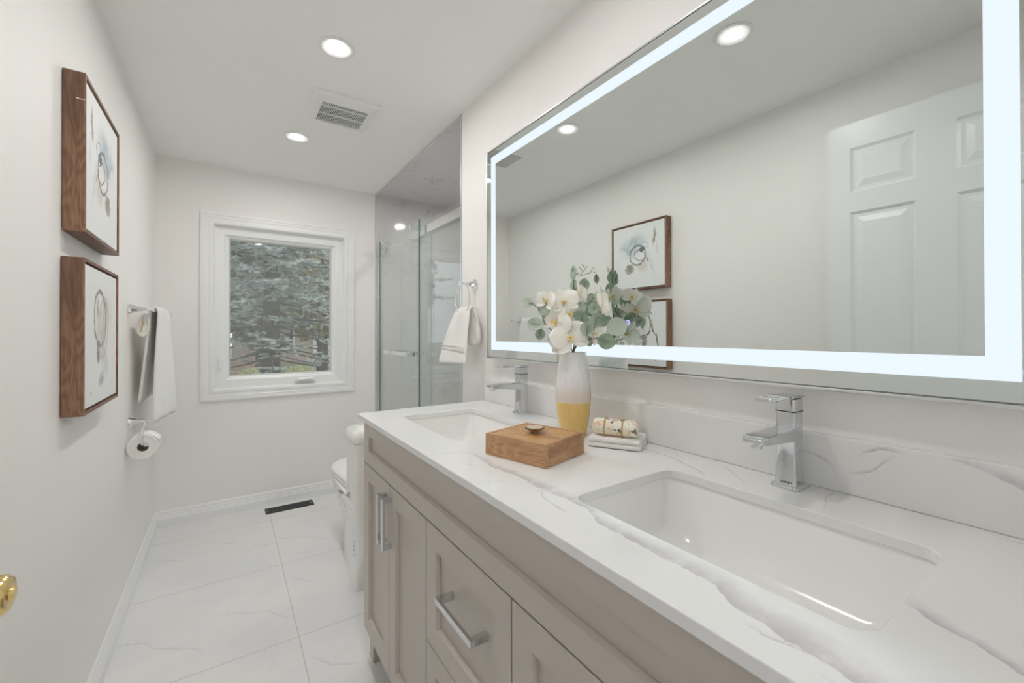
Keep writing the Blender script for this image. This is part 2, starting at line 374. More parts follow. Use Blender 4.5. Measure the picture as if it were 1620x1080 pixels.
# ------------------------------------------------------------------ mesh helpers
def box(bm, x0, x1, y0, y1, z0, z1):
    vs = [bm.verts.new((x, y, z)) for x in (x0, x1) for y in (y0, y1) for z in (z0, z1)]
    for f in ((0, 1, 3, 2), (4, 6, 7, 5), (0, 4, 5, 1), (2, 3, 7, 6), (0, 2, 6, 4), (1, 5, 7, 3)): bm.faces.new([vs[i] for i in f])
    return vs
def loft(bm, loops, cap0=True, cap1=True, closed=True):
    rs = [[bm.verts.new(p) for p in lp] for lp in loops]; n = len(rs[0])
    for a, b in zip(rs, rs[1:]):
        for i in range(n if closed else n - 1):
            j = (i + 1) % n; bm.faces.new((a[i], a[j], b[j], b[i]))
    if cap0: bm.faces.new(rs[0][::-1])
    if cap1: bm.faces.new(rs[-1])
    return rs
def circ(c, r, ax=2, n=24, ry=None):
    ry = ry or r; out = []
    for i in range(n):
        a = 2 * PI * i / n; x, y = r * math.cos(a), ry * math.sin(a)
        out.append({2: (c[0] + x, c[1] + y, c[2]), 0: (c[0], c[1] + x, c[2] + y), 1: (c[0] + x, c[1], c[2] - y)}[ax])
    return out
def lathe(bm, c, prof, ax=2, n=32, cap0=True, cap1=True):
    """prof: (offset along axis, radius)"""
    L = []
    for h, r in prof:
        q = list(c); q[ax] += h; L.append(circ(q, max(r, .0002), ax, n))
    return loft(bm, L, cap0, cap1)
def tube(bm, pts, r, n=10, cap=True):
    pts = [Vector(p) for p in pts]; rr = r if isinstance(r, (list, tuple)) else [r] * len(pts); L = []; up = None
    for i, p in enumerate(pts):
        t = (pts[min(i + 1, len(pts) - 1)] - pts[max(i - 1, 0)]).normalized()
        if up is None: up = Vector((0, 0, 1)) if abs(t.z) < .9 else Vector((1, 0, 0))
        s = t.cross(up).normalized(); up = s.cross(t).normalized()
        L.append([p + (s * math.cos(2 * PI * k / n) + up * math.sin(2 * PI * k / n)) * rr[i] for k in range(n)])
    return loft(bm, L, cap, cap)
def rrect(x0, x1, y0, y1, z, r, n=5):
    out = []
    for cx, cy, a0 in ((x1 - r, y1 - r, 0), (x0 + r, y1 - r, 90), (x0 + r, y0 + r, 180), (x1 - r, y0 + r, 270)):
        for k in range(n + 1):
            a = R(a0 + 90 * k / n); out.append((cx + r * math.cos(a), cy + r * math.sin(a), z))
    return out
def frame_prof(bm, o, u, v, nrm, w, h, prof):
    """mitred rectangular moulding. o corner, u/v in-plane axes, prof: (inset, height) around the profile"""
    o, u, v, nrm = map(Vector, (o, u, v, nrm)); rings = []
    for ins, ht in prof:
        rings.append([bm.verts.new(o + u * a + v * b + nrm * ht) for a, b in ((ins, ins), (w - ins, ins), (w - ins, h - ins), (ins, h - ins))])
    k = len(rings)
    for i in range(k):
        a, b = rings[i], rings[(i + 1) % k]
        for j in range(4): bm.faces.new((a[j], a[(j + 1) % 4], b[(j + 1) % 4], b[j]))

BASE = {}
def obj(name, bm, m, parent=None, bevel=0, seg=2, smooth=False, subsurf=0, solid=0, angle=35, base=None):
    bmesh.ops.recalc_face_normals(bm, faces=bm.faces)
    me = bpy.data.meshes.new(name); root = parent
    off = Vector((0, 0, 0))
    if parent is not None: off = BASE[parent.name]
    elif base is not None: off = Vector(base)
    if off.length: bmesh.ops.translate(bm, verts=bm.verts, vec=-off)
    bm.to_mesh(me); bm.free()
    o = bpy.data.objects.new(name, me); COL.objects.link(o)
    if parent is not None: o.parent = parent
    else: o.location = off
    BASE[o.name] = off
    for q in (m if isinstance(m, (list, tuple)) else [m]): me.materials.append(q)
    if solid:
        s = o.modifiers.new('thickness', 'SOLIDIFY'); s.thickness = solid; s.offset = 0
    if bevel:
        b = o.modifiers.new('edge', 'BEVEL'); b.width = bevel; b.segments = seg; b.limit_method = 'ANGLE'; b.angle_limit = R(angle); b.harden_normals = False
    if subsurf:
        s = o.modifiers.new('round', 'SUBSURF'); s.levels = subsurf; s.render_levels = subsurf
    if smooth or subsurf:
        for p in me.polygons: p.use_smooth = True
        if smooth and not subsurf: me.set_sharp_from_angle(angle=R(angle + 5))
    return o
def thing(name, label, cat, loc, group=None):
    o = bpy.data.objects.new(name, None); COL.objects.link(o); o.location = loc; o.empty_display_size = .05
    BASE[o.name] = Vector(loc); o['label'] = label; o['category'] = cat
    if group: o['group'] = group
    return o
def tag(o, label, cat, group=None, kind=None):
    o['label'] = label; o['category'] = cat
    if group: o['group'] = group
    if kind: o['kind'] = kind
    return o
def struct(name, bm, m, parent=None, **k):
    o = obj(name, bm, m, parent, **k)
    if parent is None: o['kind'] = 'structure'
    return o
def copy_tree(o, parent=None):
    c = o.copy(); COL.objects.link(c)
    if parent is not None: c.parent = parent
    for ch in list(o.children): copy_tree(ch, c)
    return c
def B(*a):
    bm = bmesh.new()
    for q in a: box(bm, *q)
    return bm

# ================================================================== ROOM SHELL
SW = W + .80                # far side of the shower alcove
SY = 1.909                  # near side of the shower alcove
FW = .0                     # door wall, room side
struct('floor', B((-.12, SW + .1, -1.5, D + .15, -.12, 0)), M['floor'])
struct('ceiling', B((-.12, W, -1.5, D + .15, H, H + .12)), M['ceiling'])
struct('wall_left', B((-.12, 0, -1.5, D + .15, 0, H)), M['wall'])
struct('wall_right', B((W, SW, FW - .12, SY - .012, 0, H)), M['wall'])
wx0, wx1, wz0, wz1 = .292, 1.107, .823, 1.913
struct('wall_back', B((0, wx0, D, D + .15, 0, H), (wx1, W, D, D + .15, 0, H), (wx0, wx1, D, D + .15, 0, wz0), (wx0, wx1, D, D + .15, wz1, H)), M['wall'])
struct('wall_front', B((0, .055, -.12, FW, 0, H), (.055, .83, -.12, FW, 2.075, H), (.83, W, -.12, FW, 0, H)), M['wall'])
# shower alcove
struct('wall_shower_far', B((SW, SW + .1, SY - .1, D + .15, 0, H)), M['tile'])
struct('wall_shower_back', B((W + .001, SW, D - .008, D + .15, 0, H - .012)), M['tile'])
struct('wall_shower_near', B((W + .001, SW, SY - .012, SY, 0, H - .012)), M['tile'])
struct('ceiling_shower', B((W + .001, SW, SY - .012, D + .15, H - .012, H + .12)), M['tile'])
struct('trim_1', B((W - .003, W + .006, SY - .006, SY + .004, 0, H), (W - .003, W + .006, SY, D, H - .014, H - .002), (W - .003, W + .006, D - .010, D - .001, 0, H)), M['steel'])
# hallway behind the camera
struct('wall_hall', B((-.12, 1.6, -1.6, -1.5, 0, H), (1.5, 1.6, -1.5, -.12, 0, H), (W, 1.6, -.12, -.11, 0, H)), M['wall'])
struct('ceiling_hall', B((W, 1.6, -1.5, -.12, H, H + .1)), M['ceiling'])
struct('floor_hall', B((SW + .1, SW + .11, -1.5, -.12, -.12, -.02)), M['floor'])
hl = thing('hall_fill_light', 'added fill light, out of view, on the hallway ceiling outside the door', 'ceiling light', (.55, -.8, H))  # unseen lamp, added to send fill light through the doorway
bm = bmesh.new(); lathe(bm, (.55, -.8, H - .02), [(0, .145), (.02, .15)]); obj('housing', bm, M['plastic'], hl, smooth=True)
bm = bmesh.new(); lathe(bm, (.55, -.8, H - .024), [(0, .13), (.003, .135)]); obj('diffuser', bm, M['hallfill'], hl, smooth=True)

def moulding(p0, p1, nrm, h=.0975):
    """baseboard run from p0 to p1 on the floor, nrm pointing into the room"""
    bm = bmesh.new(); n = Vector((*nrm, 0)); P = []
    prof = [(0, 0), (.015, 0), (.015, .048), (.0125, .052), (.0125, .058), (.010, .064), (.010, .070), (.0065, .078), (.0065, .086), (.003, .094), (0, h)]
    d = (Vector((*p1, 0)) - Vector((*p0, 0))).normalized()
    L = []
    for e, s in ((p0, 1), (p1, -1)): L.append([Vector((*e, 0)) + n * a + Vector((0, 0, z)) for a, z in prof])
    loft(bm, L); return bm
struct('baseboard_left', moulding((0, .0), (0, D), (1, 0)), M['trim'])
struct('baseboard_back', moulding((.0, D), (W - .004, D), (0, -1)), M['trim'])
struct('baseboard_right', moulding((W, 1.66), (W, SY - .01), (-1, 0)), M['trim'])

# ---- window
win = bpy.data.objects.new('window_1', None); COL.objects.link(win); win.location = (.70, D, 1.368); BASE['window_1'] = Vector(win.location); win['kind'] = 'structure'
bm = bmesh.new()
frame_prof(bm, (.2219, D, .753), (1, 0, 0), (0, 0, 1), (0, -1, 0), .9555, 1.2297,
           [(0, 0), (0, .017), (.012, .019), (.016, .015), (.030, .015), (.034, .012), (.046, .012), (.052, .015), (.066, .015), (.073, .008), (.073, 0)])
obj('casing', bm, M['trim'], win)
bm = bmesh.new()   # fixed vinyl frame
frame_prof(bm, (wx0, D, wz0), (1, 0, 0), (0, 0, 1), (0, 1, 0), wx1 - wx0, wz1 - wz0, [(0, .004), (.0, .12), (.064, .12), (.064, .038), (.058, .030), (.008, .026), (.003, .02)])
obj('frame', bm, M['pvc'], win)
bm = bmesh.new()
sx0, sx1, sz0, sz1 = .352, 1.050, .878, 1.858
frame_prof(bm, (sx0, D, sz0), (1, 0, 0), (0, 0, 1), (0, 1, 0), sx1 - sx0, sz1 - sz0, [(0, .040), (0, .10), (.030, .10), (.030, .068), (.020, .050), (.004, .040)])
sash = obj('sash', bm, M['pvc'], win)
bm = bmesh.new()
frame_prof(bm, (sx0 + .022, D, sz0 + .022), (1, 0, 0), (0, 0, 1), (0, 1, 0), sx1 - sx0 - .044, sz1 - sz0 - .044, [(0, .056), (0, .08), (.010, .08), (.010, .0625)])
obj('gasket', bm, M['pvc_grey'], sash)
obj('pane', B((sx0 + .028, sx1 - .028, D + .070, D + .073, sz0 + .028, sz1 - .028)), M['winglass'], win)
bm = B((.775, .905, D - .004, D + .028, .846, .852)); box(bm, .785, .895, D - .010, D + .028, .852, .872)
cr = obj('crank', bm, M['pvc'], win, bevel=.003)
bm = bmesh.new(); tube(bm, [(.80, D - .014, .860), (.85, D - .022, .866), (.885, D - .018, .864)], [.006, .007, .006]); obj('crank_handle', bm, M['pvc'], cr, smooth=True)
bm = B((.318, .334, D + .008, D + .030, .955, 1.03)); obj('latch', bm, M['pvc'], win, bevel=.004)

# ---- door leaf, opened flat against the left wall
door = bpy.data.objects.new('door_1', None); COL.objects.link(door); door.location = (.078, .03, 0); BASE['door_1'] = Vector(door.location); door['kind'] = 'structure'
DY0, DY1, DX0, DX1 = .020, .752, .060, .095
bm = bmesh.new(); DZ = 2.058
cols = [(DY0 + .085, DY0 + .085 + .245), (DY1 - .085 - .197, DY1 - .075)]
cols = [(.122, .365), (.472, .676)]
rows = [(1.772, 1.955), (1.06, 1.690), (.22, .90)]
ys = sorted({DY0, DY1, *[c for q in cols for c in q]}); zs = sorted({.008, DZ, *[c for q in rows for c in q]})
def inpanel(y, z): return any(a - 1e-4 <= y <= b + 1e-4 for a, b in cols) and any(a - 1e-4 <= z <= b + 1e-4 for a, b in rows)
for fx, sgn in ((DX1, 1), (DX0, -1)):
    for a, b in zip(ys, ys[1:]):
        for c, d in zip(zs, zs[1:]):
            if inpanel((a + b) / 2, (c + d) / 2):
                prev = [(fx, a, c), (fx, b, c), (fx, b, d), (fx, a, d)]
                rings = [(0, 0), (.010, .008), (.022, .008), (.045, .002)]
                L = [[(fx - sgn * dp, y + (i if y == a else -i), z + (i if z == c else -i)) for (_, y, z) in prev] for i, dp in rings]
                loft(bm, L, cap0=False, cap1=True)
            else:
                bm.faces.new([bm.verts.new(q) for q in ((fx, a, c), (fx, b, c), (fx, b, d), (fx, a, d))])
for q in (((DX0, DY0, .008), (DX1, DY0, .008), (DX1, DY0, DZ), (DX0, DY0, DZ)), ((DX0, DY1, .008), (DX1, DY1, .008), (DX1, DY1, DZ), (DX0, DY1, DZ)),
          ((DX0, DY0, DZ), (DX1, DY0, DZ), (DX1, DY1, DZ), (DX0, DY1, DZ)), ((DX0, DY0, .008), (DX1, DY0, .008), (DX1, DY1, .008), (DX0, DY1, .008))):
    bm.faces.new([bm.verts.new(p) for p in q])
bmesh.ops.remove_doubles(bm, verts=bm.verts, dist=1e-5)
obj('door_panel', bm, M['door'], door)
for s in (1,):
    bm = bmesh.new(); lathe(bm, (DX1, .675, .918), [(0, .040), (.004, .040), (.007, .033), (.009, .014), (.036, .012), (.046, .018), (.062, .0205), (.074, .0205), (.0785, .017), (.079, .010)], ax=0)
    k = obj('door_knob', bm, M['brass'], door, smooth=True)
    bm = bmesh.new(); lathe(bm, (DX1 + .079, .675, .918), [(0, .0075), (.003, .0065)], ax=0, n=16); obj('lock_button', bm, M['brass'], k, smooth=True)
for hz in (.25, 1.05, 1.85):
    bm = bmesh.new(); lathe(bm, (.098, .012, hz), [(0, .006), (.09, .006)], n=12); obj('hinge', bm, M['brass'], door, smooth=True)
struct('trim_2', B((.0, .056, 0, .006, .0, 2.13), (.826, .89, 0, .012, 0, 2.13), (.056, .826, 0, .006, 2.075, 2.13)), M['trim'])

# ================================================================== BATHROOM VANITY
VX = .806                       # face of the carcass; door faces stand 21 mm proud at .785
VY0, VY1 = .045, 1.603
FX = .785
van = thing('bathroom_vanity', 'greige lacquered double sink vanity cabinet with shaker doors and drawers', 'cabinet', (1.06, .824, 0))
bm = B((VX, 1.325, VY0, VY1, .119, .135), (VX, VX + .018, VY0, VY1, .135, .876), (1.31, 1.325, VY0, VY1, .135, .876),
       (VX, 1.325, VY1 - .018, VY1, .135, .876), (VX, 1.325, VY0, VY0 + .018, .135, .876))
obj('body', bm, M['cab'], van)
for ly in (VY1 - .045, VY0, 1.02, .60):
    for lx in (VX, 1.27):
        obj('leg', B((lx, lx + .045, ly, ly + .045, 0, .119)), M['cab'], van, bevel=.002)
def shaker(name, y0, y1, z0, z1, st=.058, rail=.055, dep=.012, parent=van):
    bm = bmesh.new(); w, h = y1 - y0, z1 - z0
    prof = [(0, 0), (0, .0195), (.0015, .021), (st, .021), (st + .004, .021 - dep + .003), (st + .004, .021 - dep)]
    n = Vector((-1, 0, 0)); rings = []
    for ins, ht in prof:
        k = ins / st if ins <= st else 1; iu = ins; iv = ins * rail / st
        rings.append([bm.verts.new((VX - ht, a, b)) for a, b in ((y0 + iu, z0 + iv), (y1 - iu, z0 + iv), (y1 - iu, z1 - iv), (y0 + iu, z1 - iv))])
    for a, b in zip(rings, rings[1:]):
        for j in range(4): bm.faces.new((a[j], a[(j + 1) % 4], b[(j + 1) % 4], b[j]))
    bm.faces.new(rings[-1]); bm.faces.new(rings[0][::-1])
    return obj(name, bm, M['cab'], parent)
def pull(parent, cy, cz, L, vert):
    bm = bmesh.new(); a, b = L / 2, .007
    if vert:
        box(bm, .755, .763, cy - b, cy + b, cz - a, cz + a)
        for s in (-1, 1): box(bm, .7625, .7985, cy - b, cy + b, cz + s * (a - .007) - .007, cz + s * (a - .007) + .007)
    else:
        box(bm, .755, .763, cy - a, cy + a, cz - b, cz + b)
        for s in (-1, 1): box(bm, .7625, .7985, cy + s * (a - .007) - .007, cy + s * (a - .007) + .007, cz - b, cz + b)
    return obj('handle', bm, M['chrome_dark'], parent, bevel=.0006)
shaker('false_front', VY0, VY1, .7245, .8725, .058, .047)
for (a, b, hy) in ((1.318, 1.603, 1.338), (1.020, 1.314, 1.290), (.334, .628, .362), (.045, .330, .310)):
    dr = shaker('door', a, b, .119, .7205); pull(dr, hy, .613, .155, True)
for z0, z1 in ((.4215, .7205), (.119, .418)):
    dr = shaker('drawer', .632, 1.016, z0, z1); pull(dr, .812, (z0 + z1) / 2 + .02, .17, False)

# ---- countertop with two cut-outs
CX0, CZ0, CZ1 = .7713, .876, .8941
CY0, CY1 = .005, 1.6432
holes = [(.890, 1.180, .151, .586), (.890, 1.180, 1.062, 1.497)]
bm = bmesh.new(); edges = []
for lp in [[(CX0, CY0, CZ0), (W - .0005, CY0, CZ0), (W - .0005, CY1, CZ0), (CX0, CY1, CZ0)]] + [rrect(*h, CZ0, .030, 6) for h in holes]:
    vs = [bm.verts.new(p) for p in lp]
    for i in range(len(vs)): edges.append(bm.edges.new((vs[i], vs[(i + 1) % len(vs)])))
bmesh.ops.triangle_fill(bm, use_beauty=True, use_dissolve=False, edges=edges)
r = bmesh.ops.extrude_face_region(bm, geom=list(bm.faces))
bmesh.ops.translate(bm, verts=[v for v in r['geom'] if isinstance(v, bmesh.types.BMVert)], vec=(0, 0, CZ1 - CZ0))
ct = obj('countertop', bm, M['quartz'], None, bevel=.0018, seg=2, angle=50)
tag(ct, 'white quartz countertop with grey veins and two sink cut-outs on the vanity', 'countertop')
bs = obj('backsplash', B((W - .0205, W - .0005, CY0, CY1, CZ1 + .0002, .997)), M['quartz'], None, bevel=.0022, seg=3)
tag(bs, 'low white veined quartz backsplash strip along the wall behind the faucets', 'backsplash')

def sink(hx, label):
    x0, x1, y0, y1 = hx; cx, cy = (x0 + x1) / 2, (y0 + y1) / 2
    t = thing('undermount_sink', label, 'sink', (cx, cy, .72), 'undermount sinks in the vanity top')
    bm = bmesh.new(); L = []; e = .004
    for z, ins, rr in ((CZ0 - .0004, -.018, .045), (CZ0 - .0004, -e, .034), (CZ0 - .010, -e + .002, .034), (.83, .006, .036), (.79, .016, .042), (.768, .030, .05), (.756, .050, .055), (.750, .085, .055), (.7475, .125, .018)):
        L.append(rrect(x0 + ins, x1 - ins, y0 + ins, y1 - ins, z, rr, 6))
    n = len(L[0])
    rs = loft(bm, L, cap0=False, cap1=True)
    for dz, ins in ((.0, 0),):
        O = [rrect(x0 - .018, x1 + .018, y0 - .018, y1 + .018, CZ0 - .0004, .045, 6), rrect(x0 - .018, x1 + .018, y0 - .018, y1 + .018, CZ0 - .014, .045, 6), rrect(x0 - .004, x1 + .004, y0 - .004, y1 + .004, .82, .04, 6), rrect(x0 + .02, x1 - .02, y0 + .02, y1 - .02, .745, .05, 6), rrect(x0 + .1, x1 - .1, y0 + .1, y1 - .1, .735, .02, 6)]
        loft(bm, O, cap0=False, cap1=True)
    bmesh.ops.remove_doubles(bm, verts=bm.verts, dist=1e-5)
    obj('basin', bm, M['sinkw'], t, smooth=True, angle=50)
    bm = bmesh.new(); lathe(bm, (cx, cy, .7482), [(0, .032), (.003, .030), (.003, .022), (.001, .020), (.006, .016), (.008, .006)]); obj('drain', bm, M['chrome'], t, smooth=True)
    return t
sink(holes[0], 'large white rectangular sink nearest the camera, in front of the right faucet')
sink(holes[1], 'white rectangular sink at the far end of the vanity beyond the wooden box')

# ---- faucet
def faucet(cx, cy, label):
    t = thing('faucet', label, 'faucet', (cx, cy, CZ1), 'square chrome faucets on the vanity top')
    z = CZ1
    bm = bmesh.new(); loft(bm, [rrect(cx - .029, cx + .029, cy - .026, cy + .026, z + .0003, .010), rrect(cx - .029, cx + .029, cy - .026, cy + .026, z + .004, .010), rrect(cx - .025, cx + .025, cy - .0225, cy + .0225, z + .0075, .009)])
    obj('base_plate', bm, M['chrome_dark'], t, bevel=.0006)
    bm = bmesh.new()
    loft(bm, [rrect(cx - .0235, cx + .0195, cy - .0195, cy + .0195, z + .0070, .006), rrect(cx - .0205, cx + .0185, cy - .018, cy + .018, z + .045, .005),
              rrect(cx - .0195, cx + .0175, cy - .0175, cy + .0175, z + .090, .005), rrect(cx - .0195, cx + .0175, cy - .0175, cy + .0175, z + .147, .005)])
    obj('body', bm, M['chrome_dark'], t, bevel=.0006, smooth=True, angle=25)
    bm = bmesh.new(); L = []
    for x, zt, th, hw in ((cx + .005, .1165, .026, .0200), (cx - .020, .1165, .024, .0200), (cx - .080, .1160, .018, .0205), (cx - .126, .1150, .014, .0210), (cx - .139, .1135, .011, .0190), (cx - .143, .1110, .006, .0165)):
        L.append([(x, cy - hw, z + zt - .0015), (x, cy - hw + .002, z + zt), (x, cy + hw - .002, z + zt), (x, cy + hw, z + zt - .0015), (x, cy + hw - .001, z + zt - th), (x, cy - hw + .001, z + zt - th)])
    loft(bm, L); sp = obj('spout', bm, M['chrome_dark'], t, bevel=.0008, smooth=True, angle=25)
    bm = bmesh.new(); lathe(bm, (cx - .126, cy, z + .092), [(0, .008), (.002, .0095), (.012, .0095)]); obj('aerator', bm, M['chrome_dark'], sp, smooth=True)
    bm = bmesh.new()
    loft(bm, [rrect(cx - .0195, cx + .0175, cy - .0175, cy + .0175, z + .1485, .005), rrect(cx - .0195, cx + .0175, cy - .0175, cy + .0175, z + .172, .005)])
    L = []
    for x, zt in ((cx + .0195, .1785), (cx - .02, .1800), (cx - .07, .1805), (cx - .098, .1790)):
        hw = .0205 if x > cx - .09 else .0185
        L.append([(x, cy - hw, z + zt - .0035), (x, cy - hw + .002, z + zt), (x, cy + hw - .002, z + zt), (x, cy + hw, z + zt - .0035), (x, cy + hw - .004, z + zt - .0065), (x, cy - hw + .004, z + zt - .0065)])
    loft(bm, L); obj('handle', bm, M['chrome_dark'], t, bevel=.0008, smooth=True, angle=25)
    bm = B((cx - .0190, cx + .0170, cy - .0170, cy + .0170, z + .1465, z + .149)); obj('joint_ring', bm, M['blackmetal'], t)
    # maker's lettering at the foot of the body, facing the sink
    cu = bpy.data.curves.new('maker_mark', 'FONT'); cu.body = 'COMET'; cu.size = .0062; cu.extrude = .0001; cu.align_x = 'CENTER'
    tx = bpy.data.objects.new('maker_mark', cu); COL.objects.link(tx)
    dg = bpy.context.evaluated_depsgraph_get(); me = bpy.data.meshes.new_from_object(tx.evaluated_get(dg)); bpy.data.objects.remove(tx)
    lo = bpy.data.objects.new('maker_mark', me); COL.objects.link(lo); me.materials.append(M['blackmetal']); lo.parent = t
    lo.rotation_euler = (R(90), 0, R(-90)); lo.location = (-.0238, -.003, .0105)
    return t
faucet(1.281, .388, 'larger looking chrome faucet nearest the camera, on the right of the counter')
faucet(1.281, 1.300, 'chrome faucet at the far end of the counter, left of the vase')

# ================================================================== MIRROR
MX = 1.3021
my0, my1, mz0, mz1 = .0630, 1.5853, 1.0915, 1.9703
mir = thing('lighted_mirror', 'wide frameless mirror with glowing white border above the double vanity', 'mirror', (W, .824, 1.53))
bm = bmesh.new(); frame_prof(bm, (W - .0005, my0 - .0085, mz0 - .0085), (0, 1, 0), (0, 0, 1), (-1, 0, 0), my1 - my0 + .017, mz1 - mz0 + .017, [(0, 0), (0, .034), (.0010, .0375), (.003, .0395), (.0055, .0395), (.0075, .0385), (.0083, .034), (.016, .034), (.016, 0)])
obj('metal_frame', bm, M['steel'], mir)
obj('backing', B((W - .030, W - .004, my0 + .013, my1 - .013, mz0 + .013, mz1 - .013)), M['plastic'], mir)
obj('glass_edge', B((MX + .0012, MX + .0045, my0 + .0005, my1 - .0005, mz0 + .0005, mz1 - .0005)), M['glassedge'], mir)
obj('reflective_face', B((MX, MX + .001, my0 + .0015, my1 - .0015, mz0 + .0015, mz1 - .0015)), M['mirror'], mir)
bm = bmesh.new(); frame_prof(bm, (MX - .0001, .0960, 1.1235), (0, 1, 0), (0, 0, 1), (-1, 0, 0), 1.553 - .096, 1.942 - 1.1235, [(0, 0), (0, .0003), (.0355, .0003), (.0355, 0)])
obj('lit_border', bm, M['strip'], mir)
bm = bmesh.new(); lathe(bm, (MX - .0004, .810, 1.223), [(0, .0075), (.0003, .0075)], ax=0); tr_ = obj('touch_sensor', bm, M['touchring'], mir)
bm = bmesh.new(); lathe(bm, (MX - .0008, .810, 1.223), [(0, .0055), (.0003, .0055)], ax=0); obj('sensor_icon', bm, M['touch'], tr_)

# ================================================================== CEILING LIGHTS, FAN, REGISTER
def downlight(x, y, label):
    t = thing('recessed_light', label, 'ceiling light', (x, y, H), 'recessed ceiling lights')
    bm = bmesh.new(); lathe(bm, (x, y, H), [(-.0005, .067), (-.003, .0665), (-.005, .063), (-.0045, .055), (-.003, .042), (-.0018, .0345), (.0, .034)], cap0=False, cap1=False)
    loft(bm, [circ((x, y, H - .0002), .067), circ((x, y, H - .0002), .034)], False, False)
    obj('trim_ring', bm, M['plastic'], t, smooth=True)
    bm = bmesh.new(); lathe(bm, (x, y, H - .0018), [(0, .0336), (.0013, .0338)]); obj('diffuser', bm, M['lamp'], t)
    return t
L1 = downlight(.715, 1.728, 'bright round recessed light beside the fan grille, in the middle of the ceiling')
L2 = copy_tree(L1); L2.location = (.690, 2.640, H); L2['label'] = 'round recessed light over the far end of the room, nearest the window'
L3 = copy_tree(L1); L3.location = (.690, .838, H); L3['label'] = 'round recessed light seen only in the mirror, near its top edge'
L4 = copy_tree(L1); L4.location = (1.834, 2.533, H - .012); L4['label'] = 'round recessed light in the tiled ceiling of the shower'

fan = thing('exhaust_fan', 'square white ceiling exhaust fan with slotted grille between two recessed lights', 'exhaust fan', (.838, 2.207, H))
bm = bmesh.new(); L = []
fx0, fx1, fy0, fy1 = .690, .986, 2.054, 2.362; gx0, gx1, gy0, gy1 = .733, .941, 2.115, 2.317
for ins, z in ((0, H - .0003), (.001, H - .008), (.010, H - .016)): L.append([(fx0 + ins, fy0 + ins, z), (fx1 - ins, fy0 + ins, z), (fx1 - ins, fy1 - ins, z), (fx0 + ins, fy1 - ins, z)])
L.append([(gx0, gy0, H - .024), (gx1, gy0, H - .024), (gx1, gy1, H - .024), (gx0, gy1, H - .024)]); L.append([(gx0, gy0, H - .012), (gx1, gy0, H - .012), (gx1, gy1, H - .012), (gx0, gy1, H - .012)])
loft(bm, L, cap0=False, cap1=False); obj('cover', bm, M['plastic'], fan)
obj('dark_opening', B((gx0, gx1, gy0, gy1, H - .013, H - .012)), M['dark'], fan)
bm = bmesh.new(); ns = 29
for i in range(ns + 1):
    x = gx0 + (gx1 - gx0) * i / ns; box(bm, x - .0015, x + .0015, gy0, gy1, H - .0245, H - .021)
for f in (.0, .20, .585, 1.0): y = gy0 + (gy1 - gy0) * f; box(bm, gx0, gx1, y - .0018, y + .0018, H - .0246, H - .018)
obj('grille', bm, M['plastic'], fan)

reg = thing('floor_register', 'small black metal floor vent under the window', 'floor vent', (.73, 3.277, 0))
bm = B((.580, .874, 3.228, 3.327, .0003, .004)); obj('plate', bm, M['blackmetal'], reg, bevel=.001)
bm = bmesh.new()
for j in range(3):
    for i in range(22): x = .603 + i * .0115; y = 3.243 + j * .026; box(bm, x, x + .004, y, y + .018, .004, .0052)
obj('louvres', bm, M['dark'], reg)
for x in (.596, .858):
    bm = bmesh.new(); lathe(bm, (x, 3.277, .004), [(0, .004), (.0015, .003)], n=12); obj('screw', bm, M['steel'], reg)

# ================================================================== PICTURES
ART1 = [(.42, .33, .30, .20, -.3, 'soft', (.38, .47, .52), .85), (.30, .42, .20, .05, .7, 'soft', (.40, .49, .54), .7), (.74, .62, .04, .26, -.4, 'soft', (.50, .57, .60), .5),
        (.60, .66, .14, .12, 0, 'soft', (.60, .55, .48), .7), (.34, .69, .10, .085, 0, 'blob', (.22, .19, .12), .85), (.81, .25, .035, .16, .15, 'soft', (.16, .14, .09), .9), (.86, .42, .012, .16, -.15, 'soft', (.35, .36, .34), .6),
        (.50, .49, .15, .15, .3, 'ring', (.10, .09, .10), .8), (.54, .50, .10, .075, .5, 'ring', (.25, .10, .06), .95), (.58, .41, .045, .05, 0, 'blob', (.06, .08, .10), .95), (.675, .57, .018, .05, -.3, 'blob', (.35, .05, .03), .9), (.62, .35, .08, .05, .2, 'ring', (.2, .2, .2), .6)]
ART2 = [(.50, .45, .28, .20, .2, 'soft', (.58, .60, .52), .6), (.35, .30, .22, .16, 0, 'soft', (.62, .64, .58), .6), (.55, .38, .17, .20, .2, 'ring', (.22, .16, .13), .9), (.45, .45, .14, .22, -.2, 'ring', (.45, .38, .32), .7),
        (.40, .36, .05, .10, .1, 'ring', (.3, .22, .18), .7), (.60, .62, .055, .10, .1, 'blob', (.20, .21, .22), .9), (.48, .55, .10, .26, .15, 'soft', (.52, .53, .46), .7), (.62, .30, .05, .10, -.3, 'soft', (.35, .27, .22), .8), (.50, .82, .12, .06, .3, 'soft', (.25, .34, .44), .9), (.35, .72, .08, .12, 0, 'soft', (.50, .52, .44), .6), (.80, .90, .012, .012, 0, 'blob', (.15, .12, .1), .9)]
